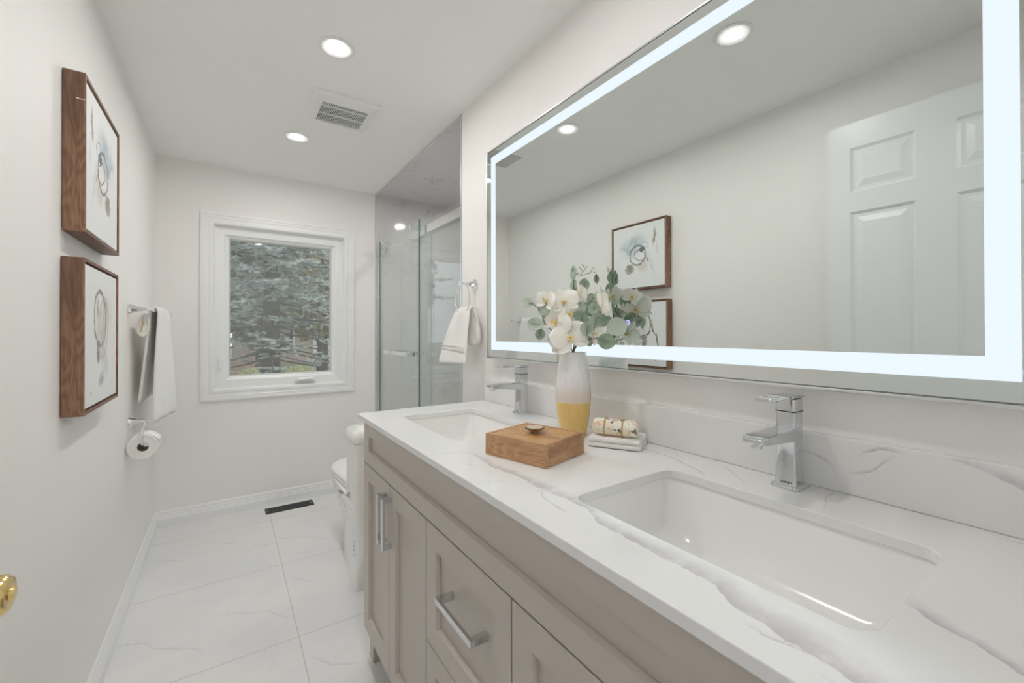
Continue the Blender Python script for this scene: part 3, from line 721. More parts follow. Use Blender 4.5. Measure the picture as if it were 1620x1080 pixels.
def picture(y0, y1, z0, z1, arts, nm, label):
    t = thing('framed_picture', label, 'picture', (0, (y0 + y1) / 2, (z0 + z1) / 2), 'walnut framed abstracts on the left wall')
    dx = .046; th = .009
    for nm2, q, mt in (('frame_side', (.001, dx, y0, y0 + th, z0, z1), 'walnut'), ('frame_side', (.001, dx, y1 - th, y1, z0, z1), 'walnut'),
                       ('frame_top', (.001, dx, y0 + th, y1 - th, z1 - th, z1), 'walnut_h'), ('frame_bottom', (.001, dx, y0 + th, y1 - th, z0, z0 + th), 'walnut_h')):
        obj(nm2, B(q), M[mt], t, bevel=.0012)
    obj('frame_back', B((.001, .006, y0 + th, y1 - th, z0 + th, z1 - th)), M['blackmetal'], t)
    g_ = .005
    obj('canvas', B((.006, dx - .004, y0 + th + g_, y1 - th - g_, z0 + th + g_, z1 - th - g_)), art(nm, arts, y0 + th, z0 + th, y1 - y0 - 2 * th), t, bevel=.0015)
    return t
pic = picture(1.598, 2.034, 1.470, 1.902, ART1, 'abstract_art_blue', 'upper of two walnut framed abstracts, with blue grey cloud and dark ring')
bm = bmesh.new(); tube(bm, [(.028, 1.5975, 1.828), (.036, 1.5955, 1.8265), (.045, 1.597, 1.8275)], .0018, 8); obj('staple', bm, M['steel'], pic, smooth=True)
picture(1.590, 2.026, .972, 1.400, ART2, 'abstract_art_pale', 'lower of two walnut framed abstracts, pale with large thin brown oval')

# ================================================================== LEFT WALL HARDWARE
def post(bm, x0, y, z, L, r0=.0245, r1=.0065, r2=.0125, sgn=1):
    """bell shaped facetted wall post along x"""
    lathe(bm, (x0, y, z), [(sgn * a, b) for a, b in ((.0005, r0), (.004, r0), (.012, r0 * .78), (L * .35, r0 * .5), (L * .55, r1 + .002), (L * .7, r1), (L * .85, r1 + .002), (L * .97, r2), (L, r2 * .9))], ax=0, n=8)
bar = thing('towel_bar', 'chrome towel bar with flared posts on the left wall near the window', 'towel bar', (0, 2.86, 1.304))
for y in (2.520, 3.200):
    bm = bmesh.new(); post(bm, 0, y, 1.304, .092); obj('post', bm, M['chrome'], bar, bevel=.001)
bm = bmesh.new(); tube(bm, [(.080, 2.520, 1.304), (.080, 3.200, 1.304)], .008, 16); obj('rod', bm, M['chrome'], bar, smooth=True)

def cloth(bm, path, y0s, y1s, ny=14, amp=.004, seed=0, waves=3.):
    """cloth sheet: path gives (x,z); y0s,y1s edges per path point"""
    rows = []
    for i, (x, z) in enumerate(path):
        row = []
        for j in range(ny + 1):
            t = j / ny; y = y0s[i] + (y1s[i] - y0s[i]) * t; s = i / (len(path) - 1)
            dxx = amp * math.sin(t * waves * 2 * PI + seed + 1.5 * s) * min(1, abs(s - .45) * 3 + .15)
            row.append(bm.verts.new((x + dxx, y, z + .002 * math.sin(t * 9 + seed))))
        rows.append(row)
    for a, b in zip(rows, rows[1:]):
        for j in range(ny): bm.faces.new((a[j], a[j + 1], b[j + 1], b[j]))
# bath towel on the bar: long front drop, shorter back drop with a rolled fold
bm = bmesh.new()
nearp = [(.083, .775), (.082, .86), (.083, .95), (.086, 1.06), (.090, 1.16), (.094, 1.25), (.0965, 1.295), (.091, 1.316), (.080, 1.322), (.069, 1.314), (.0645, 1.29), (.058, 1.20), (.050, 1.10), (.040, .99), (.033, .90), (.031, .868)]
farp = [(.128, .745), (.124, .83), (.119, .93), (.112, 1.05), (.106, 1.16), (.101, 1.25), (.0985, 1.295), (.092, 1.316), (.080, 1.322), (.068, 1.314), (.062, 1.29), (.054, 1.20), (.046, 1.10), (.038, .99), (.033, .90), (.031, .868)]
yn = [2.555, 2.555, 2.56, 2.565, 2.575, 2.585, 2.59, 2.59, 2.59, 2.59, 2.59, 2.592, 2.595, 2.60, 2.60, 2.60]
yf = [3.13, 3.12, 3.10, 3.08, 3.06, 3.045, 3.04, 3.04, 3.04, 3.04, 3.03, 3.0, 2.98, 2.96, 2.95, 2.95]
rows = []
for i in range(len(nearp)):
    row = []; s_ = i / (len(nearp) - 1)
    for j in range(25):
        t = j / 24; wv = .0045 * math.sin(t * 17 + 1.2 * s_ * 3) * min(1, abs(s_ - .52) * 3)
        row.append(bm.verts.new((nearp[i][0] + (farp[i][0] - nearp[i][0]) * t + wv, yn[i] + (yf[i] - yn[i]) * t, nearp[i][1] + (farp[i][1] - nearp[i][1]) * t)))
    rows.append(row)
for a, b in zip(rows, rows[1:]):
    for j in range(24): bm.faces.new((a[j], a[j + 1], b[j + 1], b[j]))
tw = obj('bath_towel', bm, M['towel'], None, subsurf=1, solid=.012, base=(.08, 2.85, 1.31))
tag(tw, 'long white bath towel hanging over the chrome bar on the left wall', 'towel')
# folded end bulging out behind the rod, between rod and wall
bm = bmesh.new(); L = []
tear = [(.058, 1.292), (.044, 1.290), (.032, 1.272), (.024, 1.245), (.021, 1.215), (.024, 1.192), (.034, 1.180), (.048, 1.177), (.060, 1.184), (.066, 1.20), (.067, 1.235), (.063, 1.27)]
cxx, czz = .045, 1.232
for y, k in ((2.566, .80), (2.560, .95), (2.563, 1.0), (2.66, 1.0), (2.70, .9)): L.append([(cxx + (x - cxx) * k, y, czz + (z - czz) * k) for x, z in tear])
L = [[(cxx + (x - cxx) * .55, 2.574, czz + (z - czz) * .62) for x, z in tear]] + L
loft(bm, L); tr2 = obj('folded_end', bm, M['towel2'], tw, subsurf=2)
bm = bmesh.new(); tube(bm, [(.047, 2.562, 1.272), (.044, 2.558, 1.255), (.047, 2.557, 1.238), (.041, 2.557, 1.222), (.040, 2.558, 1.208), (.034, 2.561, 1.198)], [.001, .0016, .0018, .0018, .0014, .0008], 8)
obj('crease_shade', bm, M['twine'], tr2, smooth=True)  # thin brown cord stands in for the shade inside the fold

tp = thing('toilet_paper_holder', 'small chrome toilet paper holder with hanging hook on left wall', 'toilet paper holder', (0, 2.52, .800))
bm = bmesh.new(); post(bm, 0, 2.520, .800, .088, .0225); obj('post', bm, M['chrome'], tp, bevel=.001)
bm = bmesh.new(); tube(bm, [(.060, 2.512, .795), (.060, 2.470, .792), (.060, 2.435, .775), (.060, 2.425, .745), (.060, 2.428, .715), (.060, 2.440, .706), (.060, 2.50, .704), (.060, 2.56, .704)], .0042, 12); obj('hook', bm, M['chrome'], tp, smooth=True)
rl = thing('toilet_paper_roll', 'white toilet paper roll hanging on the chrome hook at left', 'toilet paper', (.060, 2.50, .697))
bm = bmesh.new(); ro = .0555; c = (.060, 2.452, .6945)
rr = [circ((c[0], y, c[2]), r, 1, 40) for y, r in ((0, ro), )] if 0 else None
loft(bm, [circ((.060, 2.452, .696), .020, 1, 40), circ((.060, 2.450, .696), .052, 1, 40), circ((.060, 2.453, .696), ro, 1, 40), circ((.060, 2.549, .696), ro, 1, 40), circ((.060, 2.552, .696), .052, 1, 40), circ((.060, 2.550, .696), .020, 1, 40), circ((.060, 2.452, .696), .020, 1, 40)], False, False)
obj('paper', bm, M['paper'], rl, smooth=True)
bm = bmesh.new(); loft(bm, [circ((.060, 2.453, .696), .0198, 1, 32), circ((.060, 2.549, .696), .0198, 1, 32), circ((.060, 2.549, .696), .0188, 1, 32), circ((.060, 2.453, .696), .0188, 1, 32), circ((.060, 2.453, .696), .0198, 1, 32)], False, False)
obj('cardboard_core', bm, M['card'], rl, smooth=True)
bm = bmesh.new()
for k, (a, b) in enumerate(zip([i / 7 for i in range(7)], [(i + 1) / 7 for i in range(7)])):
    P = []
    for s in (a, b):
        an = R(105 - 90 * s); r = ro + .001 + .006 * max(0, s - .5)
        P.append((.060 + r * math.cos(an), .696 + r * math.sin(an)))
    bm.faces.new([bm.verts.new(q) for q in ((P[0][0], 2.455, P[0][1]), (P[0][0], 2.547, P[0][1]), (P[1][0], 2.547, P[1][1]), (P[1][0], 2.455, P[1][1]))])
bmesh.ops.remove_doubles(bm, verts=bm.verts, dist=1e-5)
obj('loose_sheet', bm, M['paper'], rl, smooth=True, solid=.0006)

# ================================================================== TOWEL RING
ring = thing('towel_ring', 'chrome towel ring on the wall between shower and mirror', 'towel ring', (W, 1.765, 1.425))
bm = bmesh.new(); post(bm, W, 1.765, 1.425, .080, .0250, .0065, .0125, -1); obj('post', bm, M['chrome'], ring, bevel=.001)
bm = bmesh.new(); cx, cy, cz, rr_ = 1.266, 1.752, 1.352, .072
tube(bm, [(cx, cy + rr_ * math.sin(2 * PI * k / 40), cz + rr_ * math.cos(2 * PI * k / 40)) for k in range(41)], .0038, 10, cap=False); obj('ring', bm, M['chrome'], ring, smooth=True)
bm = bmesh.new(); rows = []
NP = 26; NY = 16
for i in range(NP):
    s = i / (NP - 1)
    if s < .55:      # front drop, from bottom hem up to the ring
        t = s / .55; z = 1.058 + (1.292 - 1.058) * t; x = 1.232 + .028 * t; ya = 1.660 + .025 * t; yb = 1.925 - .105 * t ** 1.5
    elif s < .68:    # over the bottom of the ring
        t = (s - .55) / .13; z = 1.292 + .020 * math.sin(PI * t); x = 1.260 + .030 * t; ya = 1.690; yb = 1.815
    else:            # back drop
        t = (s - .68) / .32; z = 1.290 - .150 * t; x = 1.292 + .018 * math.sin(PI * t); ya = 1.690 - .012 * t; yb = 1.815 + .02 * t
    row = []
    for j in range(NY + 1):
        u = j / NY; y = ya + (yb - ya) * u; k = min(1., abs(s - .61) * 4)
        row.append(bm.verts.new((x + .006 * math.sin(u * 9 + 1) * (1.2 - k) * 1.3 + .004 * math.sin(u * 5 + s * 4), y, z - .010 * u * (1 if s < .3 else .2) + .004 * math.sin(u * 12) * (1 - k))))
    rows.append(row)
for a, b in zip(rows, rows[1:]):
    for j in range(NY): bm.faces.new((a[j], a[j + 1], b[j + 1], b[j]))
ht = obj('hand_towel', bm, M['towel'], None, subsurf=1, solid=.010, base=(1.26, 1.75, 1.30))
tag(ht, 'small white hand towel pulled through the chrome ring beside the mirror', 'towel')
bm = bmesh.new()   # bunched rear fold against the wall
L = []
for z, r1, r2, cy in ((1.322, .008, .020, 1.765), (1.300, .018, .040, 1.755), (1.25, .024, .062, 1.748), (1.20, .026, .072, 1.742), (1.16, .026, .076, 1.740), (1.142, .020, .068, 1.740), (1.136, .008, .04, 1.74)):
    L.append([(1.311 + r1 * math.cos(a) * (1 + .12 * math.sin(5 * a + z * 30)), cy + r2 * math.sin(a), z + .004 * math.sin(3 * a)) for a in [2 * PI * k / 28 for k in range(28)]])
loft(bm, L); obj('rear_fold', bm, M['towel2'], ht, smooth=True, subsurf=1)
bm = bmesh.new()
for z in (1.135, 1.118): box(bm, 1.2285, 1.2335, 1.675, 1.905, z, z + .0035)
obj('hem_band', bm, M['towel2'], ht, bevel=.0012)

# ================================================================== SHOWER
tub = thing('bathtub', 'white alcove bathtub behind the glass shower doors', 'bathtub', (W + .4, 2.65, 0))
bm = bmesh.new(); tx0, tx1, ty0, ty1, tz = W + .004, SW - .002, SY + .002, D - .012, .50
L = [rrect(tx0, tx1, ty0, ty1, z, r, 4) for z, r in ((.001, .01), (tz - .01, .01), (tz, .015))]
L += [rrect(tx0 + i, tx1 - i, ty0 + i, ty1 - i, z, r, 4) for i, z, r in ((.075, tz, .08), (.09, tz - .02, .09), (.11, .2, .10), (.15, .12, .10), (.30, .11, .05))]
loft(bm, L); obj('tub_shell', bm, M['acrylic'], tub, smooth=True)
DP = 1.366                  # plane of the sliding door
fx = thing('fixed_shower_panel', 'fixed clear glass shower panel with chrome top rail, behind the towel ring', 'shower screen', (W + .07, 2.25, .5))
obj('glass', B((1.412, 1.420, SY + .003, 2.66, .505, 1.905)), M['showerglass'], fx)
obj('glass_edge', B((1.412, 1.420, 2.6602, 2.6612, .505, 1.905)), M['glassrim'], fx)
obj('rail', B((1.394, 1.404, SY + .004, D - .012, 1.815, 1.866)), M['chrome'], fx, bevel=.0008)
for y in (SY + .012, D - .030):
    obj('wall_bracket', B((1.386, 1.410, y - .008, y + .017, 1.808, 1.873)), M['chrome'], fx, bevel=.001)
for y in (2.10, 2.55):
    bm = bmesh.new(); lathe(bm, (1.404, y, 1.84), [(0, .012), (.022, .012)], ax=0, n=20); obj('standoff', bm, M['chrome'], fx, smooth=True)
obj('bottom_guide', B((1.360, 1.375, 2.60, 2.66, .5005, .53)), M['chrome'], fx, bevel=.001)
sdo = thing('sliding_shower_door', 'clear glass sliding shower door with bar handle and round rollers, nearest the window', 'shower door', (DP, 2.95, .52))
obj('glass', B((DP, DP + .010, 2.547, 3.365, .532, 1.912)), M['showerglass'], sdo)
obj('glass_edge', B((DP, DP + .010, 2.5455, 2.5468, .532, 1.912), (DP, DP + .010, 3.3652, 3.3665, .532, 1.912)), M['glassrim'], sdo)
for y in (3.255, 2.660):
    bm = bmesh.new(); lathe(bm, (DP, y, 1.8865), [(-.014, .010), (-.012, .017), (-.002, .018), (-.0002, .018)], ax=0); lathe(bm, (DP + .010, y, 1.8865), [(.0002, .012), (.016, .012), (.017, .0205), (.039, .0205)], ax=0)
    ro_ = obj('roller', bm, M['chrome'], sdo, smooth=True)
    bm = bmesh.new(); lathe(bm, (DP, y, 1.798), [(-.012, .007), (-.010, .0095), (-.0002, .0095)], ax=0, n=20); lathe(bm, (DP + .010, y, 1.798), [(.0002, .009), (.034, .009)], ax=0, n=20)
    obj('lower_stop', bm, M['chrome'], sdo, smooth=True)
bm = B((DP - .046, DP - .036, 2.585, 3.110, 1.045, 1.070))
for y in (2.60, 3.08): box(bm, DP - .0365, DP - .0002, y - .008, y + .017, 1.045, 1.070)
obj('handle', bm, M['chrome'], sdo, bevel=.0008)
bm = B((DP + .053 + .010, DP + .063 + .010, 2.40, 2.64, 1.045, 1.070)); 
obj('inner_pull', B((DP + .0102, DP + .034, 2.585, 2.63, 1.045, 1.070)), M['chrome'], sdo, bevel=.0008); bm.free()
# jamb strips on the tiled wall
struct('trim_3', B((1.352, 1.380, D - .022, D - .0085, .502, 1.80)), M['steel'])

# ================================================================== TOILET (faces the window)
toi = thing('toilet', 'white one-piece toilet standing beyond the end of the vanity', 'toilet', (1.045, 2.40, 0))
TC = 1.045
def sect(y0, y1, hw0, hw1, z, rf, n=8, front_round=1.0):
    """plan loop: near end flat with corner radius rf, far end rounded; x half width hw0 near, hw1 far"""
    pts = []
    for k in range(n + 1):        # far end arc from +x to -x
        a = PI * k / n; pts.append((TC + hw1 * math.cos(a), y1 - hw1 * front_round + hw1 * front_round * math.sin(a), z))
    for k in range(5): a = R(180 + 90 * k / 4); pts.append((TC - hw0 + rf + rf * math.cos(a), y0 + rf + rf * math.sin(a), z))
    for k in range(5): a = R(270 + 90 * k / 4); pts.append((TC + hw0 - rf + rf * math.cos(a), y0 + rf + rf * math.sin(a), z))
    return pts
bm = bmesh.new()
L = [sect(2.030, 2.600, .192, .150, .0008, .02), sect(2.032, 2.600, .190, .148, .02, .022), sect(2.040, 2.610, .178, .142, .10, .03), sect(2.046, 2.625, .165, .142, .17, .04),
     sect(2.043, 2.655, .166, .150, .23, .04), sect(2.036, 2.690, .178, .165, .29, .035), sect(2.032, 2.722, .186, .180, .34, .03), sect(2.030, 2.742, .188, .186, .375, .03), sect(2.030, 2.745, .188, .188, .390, .03)]
loft(bm, L); obj('bowl', bm, M['ceramic'], toi, smooth=True, angle=60)
bm = bmesh.new()
L = [rrect(TC - .188, TC + .188, 2.030, 2.235, .3905, .03), rrect(TC - .190, TC + .190, 2.028, 2.215, .45, .03), rrect(TC - .192, TC + .192, 2.028, 2.205, .60, .03), rrect(TC - .192, TC + .192, 2.028, 2.205, .676, .03)]
loft(bm, L); obj('tank', bm, M['ceramic'], toi, smooth=True, angle=60)
bm = bmesh.new()
L = [rrect(TC - .193, TC + .193, 2.026, 2.208, .6785, .03), rrect(TC - .198, TC + .198, 2.022, 2.213, .684, .034), rrect(TC - .198, TC + .198, 2.022, 2.213, .712, .034), rrect(TC - .190, TC + .190, 2.030, 2.205, .734, .03), rrect(TC - .165, TC + .165, 2.055, 2.182, .745, .02)]
loft(bm, L); ld = obj('tank_lid', bm, M['ceramic'], toi, smooth=True, angle=60)
bm = bmesh.new(); lathe(bm, (TC, 2.115, .7455), [(0, .022), (.003, .020), (.0035, .012)]); obj('flush_button', bm, M['chrome'], ld, smooth=True)
bm = bmesh.new(); L = [sect(2.238, 2.752, .165, .190, z, .03) for z in (.3925, .412)]; loft(bm, L); obj('seat', bm, M['plastic'], toi, bevel=.004, smooth=True)
bm = bmesh.new(); L = [sect(2.240, 2.750, .163, .188, .4145, .03), sect(2.238, 2.752, .165, .190, .424, .03), sect(2.243, 2.745, .160, .184, .434, .03), sect(2.27, 2.70, .13, .15, .439, .03)]; loft(bm, L); obj('seat_lid', bm, M['plastic'], toi, smooth=True, angle=60)
for y, z in ((2.130, .155), (2.215, .345)):
    bm = bmesh.new(); xx = TC - (.1705 if z < .2 else .189)
    for k in range(4 if z < .2 else 1): lathe(bm, (xx - .0005, y + .002 * k, z - .03 + .02 * k), [(-.001, .006), (.006, .006)], ax=0, n=12)
    obj('bolt_cover', bm, M['steel'], toi, smooth=True)

# ================================================================== WOODEN BOX
P0 = Vector((.898, .912)); P1 = Vector((.948, .736)); ang = math.atan2((P1 - P0).y, (P1 - P0).x)
BL, BW, BH = .183, .164, .052
bx = thing('wooden_box', 'light acacia keepsake box with wood slice knob on the counter', 'box', (0, 0, 0))
bx.location = (P0.x, P0.y, CZ1 + .0004); bx.rotation_euler = (0, 0, ang); BASE[bx.name] = Vector((0, 0, 0))
obj('long_side', B((0, BL, 0, .010, 0, BH)), M['acacia'], bx, bevel=.0006)
obj('long_side', B((0, BL, BW - .010, BW, 0, BH)), M['acacia'], bx, bevel=.0006)
obj('short_side', B((.0, .010, .0102, BW - .0102, 0, BH)), M['maple'], bx, bevel=.0006)
obj('short_side', B((BL - .010, BL, .0102, BW - .0102, 0, BH)), M['maple'], bx, bevel=.0006)
obj('bottom', B((.0102, BL - .0102, .0102, BW - .0102, .001, .006)), M['acacia'], bx)
lid = obj('lid', B((.0108, BL - .0108, .0108, BW - .0108, BH - .010, BH - .0008)), M['acacia_top'], bx, bevel=.0006)
kb = bpy.data.objects.new('x', None); bpy.data.objects.remove(kb)
bm = bmesh.new(); n = 36
prof = [(0, .009), (.005, .010), (.008, .018), (.012, .0235), (.0145, .024), (.0148, .0235)]
L = []
for h, r in prof: L.append([(r * math.cos(a) * (1 + .05 * math.sin(5 * a) + .03 * math.sin(13 * a)), r * math.sin(a) * (1 + .05 * math.sin(5 * a) + .03 * math.sin(11 * a)), h) for a in [2 * PI * k / n for k in range(n)]])
loft(bm, L); kn = obj('knob', bm, M['slice'], lid, smooth=True); kn.location = (BL * .5, BW * .5, BH - .0008)

# ================================================================== FOLDED TOWEL + SOAP
q0 = Vector((1.156, .821)); q1 = Vector((1.224, .703)); a2 = math.atan2((q1 - q0).y, (q1 - q0).x)
ft = thing('washcloth', 'small folded white washcloth on the counter beneath the wrapped soap', 'towel', (0, 0, 0))
ft.location = (q0.x, q0.y, CZ1 + .0003); ft.rotation_euler = (0, 0, a2); BASE[ft.name] = Vector((0, 0, 0))
FL = (q1 - q0).length; FWD = .112
def slab(bm, z0, z1, x0, x1, y0, y1, k=8):
    """folded layer: rounded fold at the near long edge"""
    L = []
    hz = (z1 - z0) / 2; zc = (z0 + z1) / 2
    ring = [(y1, z1), (y0 + hz, z1)] + [(y0 + hz - hz * math.sin(PI * i / k), zc + hz * math.cos(PI * i / k)) for i in range(1, k)] + [(y0 + hz, z0), (y1, z0)]
    nx = 12
    for i in range(nx + 1):
        x = x0 + (x1 - x0) * i / nx
        e = .0016 * math.sin(i * 1.7 + z0 * 300)
        L.append([(x, y + e * .6, z + e * .25) for y, z in ring])
    loft(bm, L)
bm = bmesh.new(); slab(bm, .0008, .0135, 0, FL, 0, FWD); obj('lower_fold', bm, M['towel'], ft, smooth=True, bevel=.002)
bm = bmesh.new(); slab(bm, .0137, .0265, .001, FL - .002, .001, FWD - .002); obj('upper_fold', bm, M['towel'], ft, smooth=True, bevel=.002)
so = thing('wrapped_soap', 'cylindrical soap in floral paper tied with twine, lying on washcloth', 'soap', (0, 0, 0))
so.location = (q0.x, q0.y, CZ1); so.rotation_euler = (0, 0, a2); BASE[so.name] = Vector((0, 0, 0))
bm = bmesh.new(); sc_y, sc_z, sr = .038, .0490, .0220; L = []
for x, r in ((.006, .004), (.0065, .013), (.009, .0185), (.015, sr), (.040, sr), (.1, sr), (.1165, sr), (.1225, .0185), (.1250, .013), (.1255, .004)):
    L.append([(x, sc_y + r * 1.15 * math.cos(a) * (1 + .02 * math.sin(7 * a)), sc_z + r * math.sin(a) * (1 + .015 * math.sin(9 * a))) for a in [2 * PI * k / 32 for k in range(32)]])
loft(bm, L); obj('wrapper', bm, M['soap'], so, smooth=True)
for x in (.0405, .087):
    bm = bmesh.new()
    tube(bm, [(x + .0008 * math.sin(3 * a), sc_y + (sr + .0012) * 1.15 * math.cos(a), sc_z + (sr + .0012) * math.sin(a)) for a in [2 * PI * k / 32 for k in range(33)]], .0019, 8, cap=False); obj('twine', bm, M['twine'], so, smooth=True)

# ================================================================== VASE AND FLOWERS
VXc, VYc = 1.218, .944; vz = CZ1 + .0003
bm = bmesh.new()
prof = [(0, .034), (.002, .0365), (.03, .0425), (.06, .0480), (.10, .0520), (.14, .0520), (.18, .0480), (.21, .0435), (.235, .0390), (.242, .0375), (.243, .036), (.240, .0345), (.20, .042), (.10, .047), (.02, .035), (.012, .010)]
lathe(bm, (VXc, VYc, vz), prof, n=64)
vs = obj('vase', bm, M['vase'], None, smooth=True, base=(VXc, VYc, vz)); tag(vs, 'ribbed ceramic vase, pearly white above and mustard yellow below', 'vase')
NECK = Vector((VXc, VYc, vz + .236))
camloc = Vector(cam.location)
def petal(bm, L_, Wd, frame, curl=.25, cup=.15, nu=7, nv=6, ruffle=.06, base=.08, seed=0.):
    """petal in local frame (o, along, across, normal)"""
    o, al, ac, nr = frame; g_ = []
    for i in range(nu + 1):
        t = i / nu; w = Wd * (base + (1 - base) * math.sin(PI * min(1, t * .93 + .05)) ** .75) * (1 if t < 1 else .55); row = []
        for j in range(nv + 1):
            s = (j / nv) * 2 - 1
            z = curl * L_ * t * t + cup * Wd * s * s * (t + .2) + ruffle * Wd * math.sin(s * 5 + seed + t * 4) * t
            row.append(bm.verts.new(o + al * (L_ * t) + ac * (s * w) + nr * z))
        g_.append(row)
    for a, b in zip(g_, g_[1:]):
        for j in range(nv): bm.faces.new((a[j], a[j + 1], b[j + 1], b[j]))
def frm(nr, roll):
    nr = Vector(nr).normalized(); up = Vector((0, 0, 1))
    if abs(nr.dot(up)) > .95: up = Vector((0, 1, 0))
    s = up.cross(nr).normalized(); u = nr.cross(s).normalized()
    return Matrix.Rotation(roll, 3, nr) @ u, Matrix.Rotation(roll, 3, nr) @ s, nr
def orchid(parent, c, nr, size=1., roll=0., seed=0, closed=0.):
    c = Vector(c); up, rt, n_ = frm(nr, roll); bm = bmesh.new()
    def P(ang, L_, Wd, curl, cup, lift=0.):
        al = (up * math.cos(ang) + rt * math.sin(ang)).normalized(); al = (al + n_ * closed).normalized(); ac = n_.cross(al).normalized()
        petal(bm, L_ * size, Wd * size, (c - n_ * lift + al * .002, al, ac, al.cross(ac) * (1 if al.cross(ac).dot(n_) > 0 else -1)), curl, cup, seed=seed + ang)
    for a in (0, 2.2, -2.2): P(a, .036, .0135, -.12, .10, .003)
    for a in (1.25, -1.25): P(a, .040, .0235, .10 if seed % 2 else -.10, -.12, .0)
    o = obj('flower', bm, M['petal'], parent, subsurf=1, solid=.0006)
    # origin at the flower's heart so that the yellow blush sits there
    off = c - BASE[parent.name]
    for v in o.data.vertices: v.co -= off
    o.location = off; BASE[o.name] = c
    bm = bmesh.new()
    for a in (PI, 2.4, -2.4):
        al = (up * math.cos(a) * .8 + rt * math.sin(a) * .8 + n_ * .8).normalized(); ac = n_.cross(al).normalized()
        petal(bm, .011 * size, .004 * size, (c + n_ * .001, al, ac, n_), .4, .3)
    tube(bm, [c, c + n_ * .006 * size + up * .001, c + n_ * .010 * size - up * .001], [.0025, .003, .0015], 8)
    obj('lip', bm, M['yellow'], o, subsurf=1, solid=.0006)
def leaf(parent, c, nr, up_dir, r, seed=0., asp=.92):
    """round eucalyptus leaf centred at c, attached at c - up_dir*r"""
    c = Vector(c); nr = Vector(nr).normalized(); al = Vector(up_dir); al = (al - nr * al.dot(nr)).normalized(); ac = nr.cross(al)
    r *= 1.14; bm = bmesh.new(); o = c - al * r; g_ = []
    for i in range(9):
        t = i / 8; w = r * asp * math.sin(PI * (t * .96 + .03)) ** .62; row = []
        for j in range(7):
            s = j / 3 - 1; z = .10 * r * s * s + .12 * r * math.sin(t * 3 + seed)
            row.append(bm.verts.new(o + al * (2 * r * t) + ac * (s * w) + nr * z))
        g_.append(row)
    for a, b in zip(g_, g_[1:]):
        for j in range(6): bm.faces.new((a[j], a[j + 1], b[j + 1], b[j]))
    lf = obj('leaf', bm, M['leaf'], parent, subsurf=1, solid=.0007)
    bm = bmesh.new(); tube(bm, [o - al * .004, o + al * r * .8, o + al * (1.75 * r)], [.0009, .0007, .0003], 6)
    for k in (.5, .85, 1.2):
        for s in (-1, 1): tube(bm, [o + al * r * k, o + al * r * (k + .38) + ac * s * r * .42 + nr * .04 * r], [.0005, .0002], 5)
    bmesh.ops.translate(bm, verts=bm.verts, vec=nr * .0006)
    obj('midrib', bm, M['stemg'], lf)
def spray(name, label, cat, pts, m, rad=.0016):
    t = thing(name, label, cat, tuple(NECK), 'stems arranged in the vase')
    bm = bmesh.new(); P = [NECK + Vector((0, 0, -.10)), NECK] + [Vector(p) for p in pts]
    # smooth
    S = []
    for i in range(len(P) - 1):
        a, b = P[i], P[i + 1]; a0 = P[i - 1] if i else a; b1 = P[i + 2] if i + 2 < len(P) else b
        for k in range(5):
            u = k / 5; S.append(.5 * ((2 * a) + (b - a0) * u + (2 * a0 - 5 * a + 4 * b - b1) * u * u + (3 * a - a0 - 3 * b + b1) * u ** 3))
    S.append(P[-1])
    tube(bm, S, [rad * (1.2 - .7 * i / len(S)) for i in range(len(S))], 7)
    obj('stem', bm, m, t, smooth=True); return t
def tocam(p, dx=0, dy=0, dz=0): v = (camloc - Vector(p)).normalized(); return (v.x + dx, v.y + dy, v.z + dz)
# white orchid stem on the camera side
o1 = spray('orchid_stem', 'white orchid stem with several blooms over the vase rim, camera side', 'flower', [(1.19, .955, 1.20), (1.155, .975, 1.26), (1.14, .99, 1.30)], M['stemg'])
for c, sz, ro, sd_, cl, d in (((1.182, .918, 1.180), 1.50, .35, 1, .15, (.1, 0, .25)), ((1.165, .960, 1.226), 1.30, -.6, 2, .25, (-.5, .2, .1)), ((1.190, .955, 1.284), 1.25, .2, 3, .35, (.2, .0, .5)), ((1.150, .982, 1.288), .90, -.3, 5, .35, (-.5, .3, .4))):
    orchid(o1, c, tocam(c, *d), sz, ro, sd_, cl)
orchid(o1, (1.196, .935, 1.248), tocam((1.196, .935, 1.248), .3, .1, .2), 1.0, 1.0, 4, .3)
orchid(o1, (1.178, .950, 1.160), tocam((1.178, .95, 1.16), -.5, .0, -.4), .95, 2.2, 7, .4)
# orchid stem on the mirror side (seen in the mirror)
o2 = spray('orchid_stem', 'white orchid stem with blooms turned to the mirror, behind the leaves', 'flower', [(1.232, .92, 1.21), (1.230, .90, 1.26), (1.228, .87, 1.295)], M['stemg'])
for c, sz, ro, sd_, cl, d in (((1.230, .930, 1.308), 1.0, .1, 2, .2, (1, -.2, .3)), ((1.236, .850, 1.300), .80, .5, 3, .35, (.8, -.6, .4)), ((1.232, .840, 1.262), 1.30, -.4, 4, .1, (1, -.35, .1)), ((1.232, .870, 1.195), 1.0, .8, 6, .3, (.9, -.3, -.2))):
    orchid(o2, c, d, sz, ro, sd_, cl)
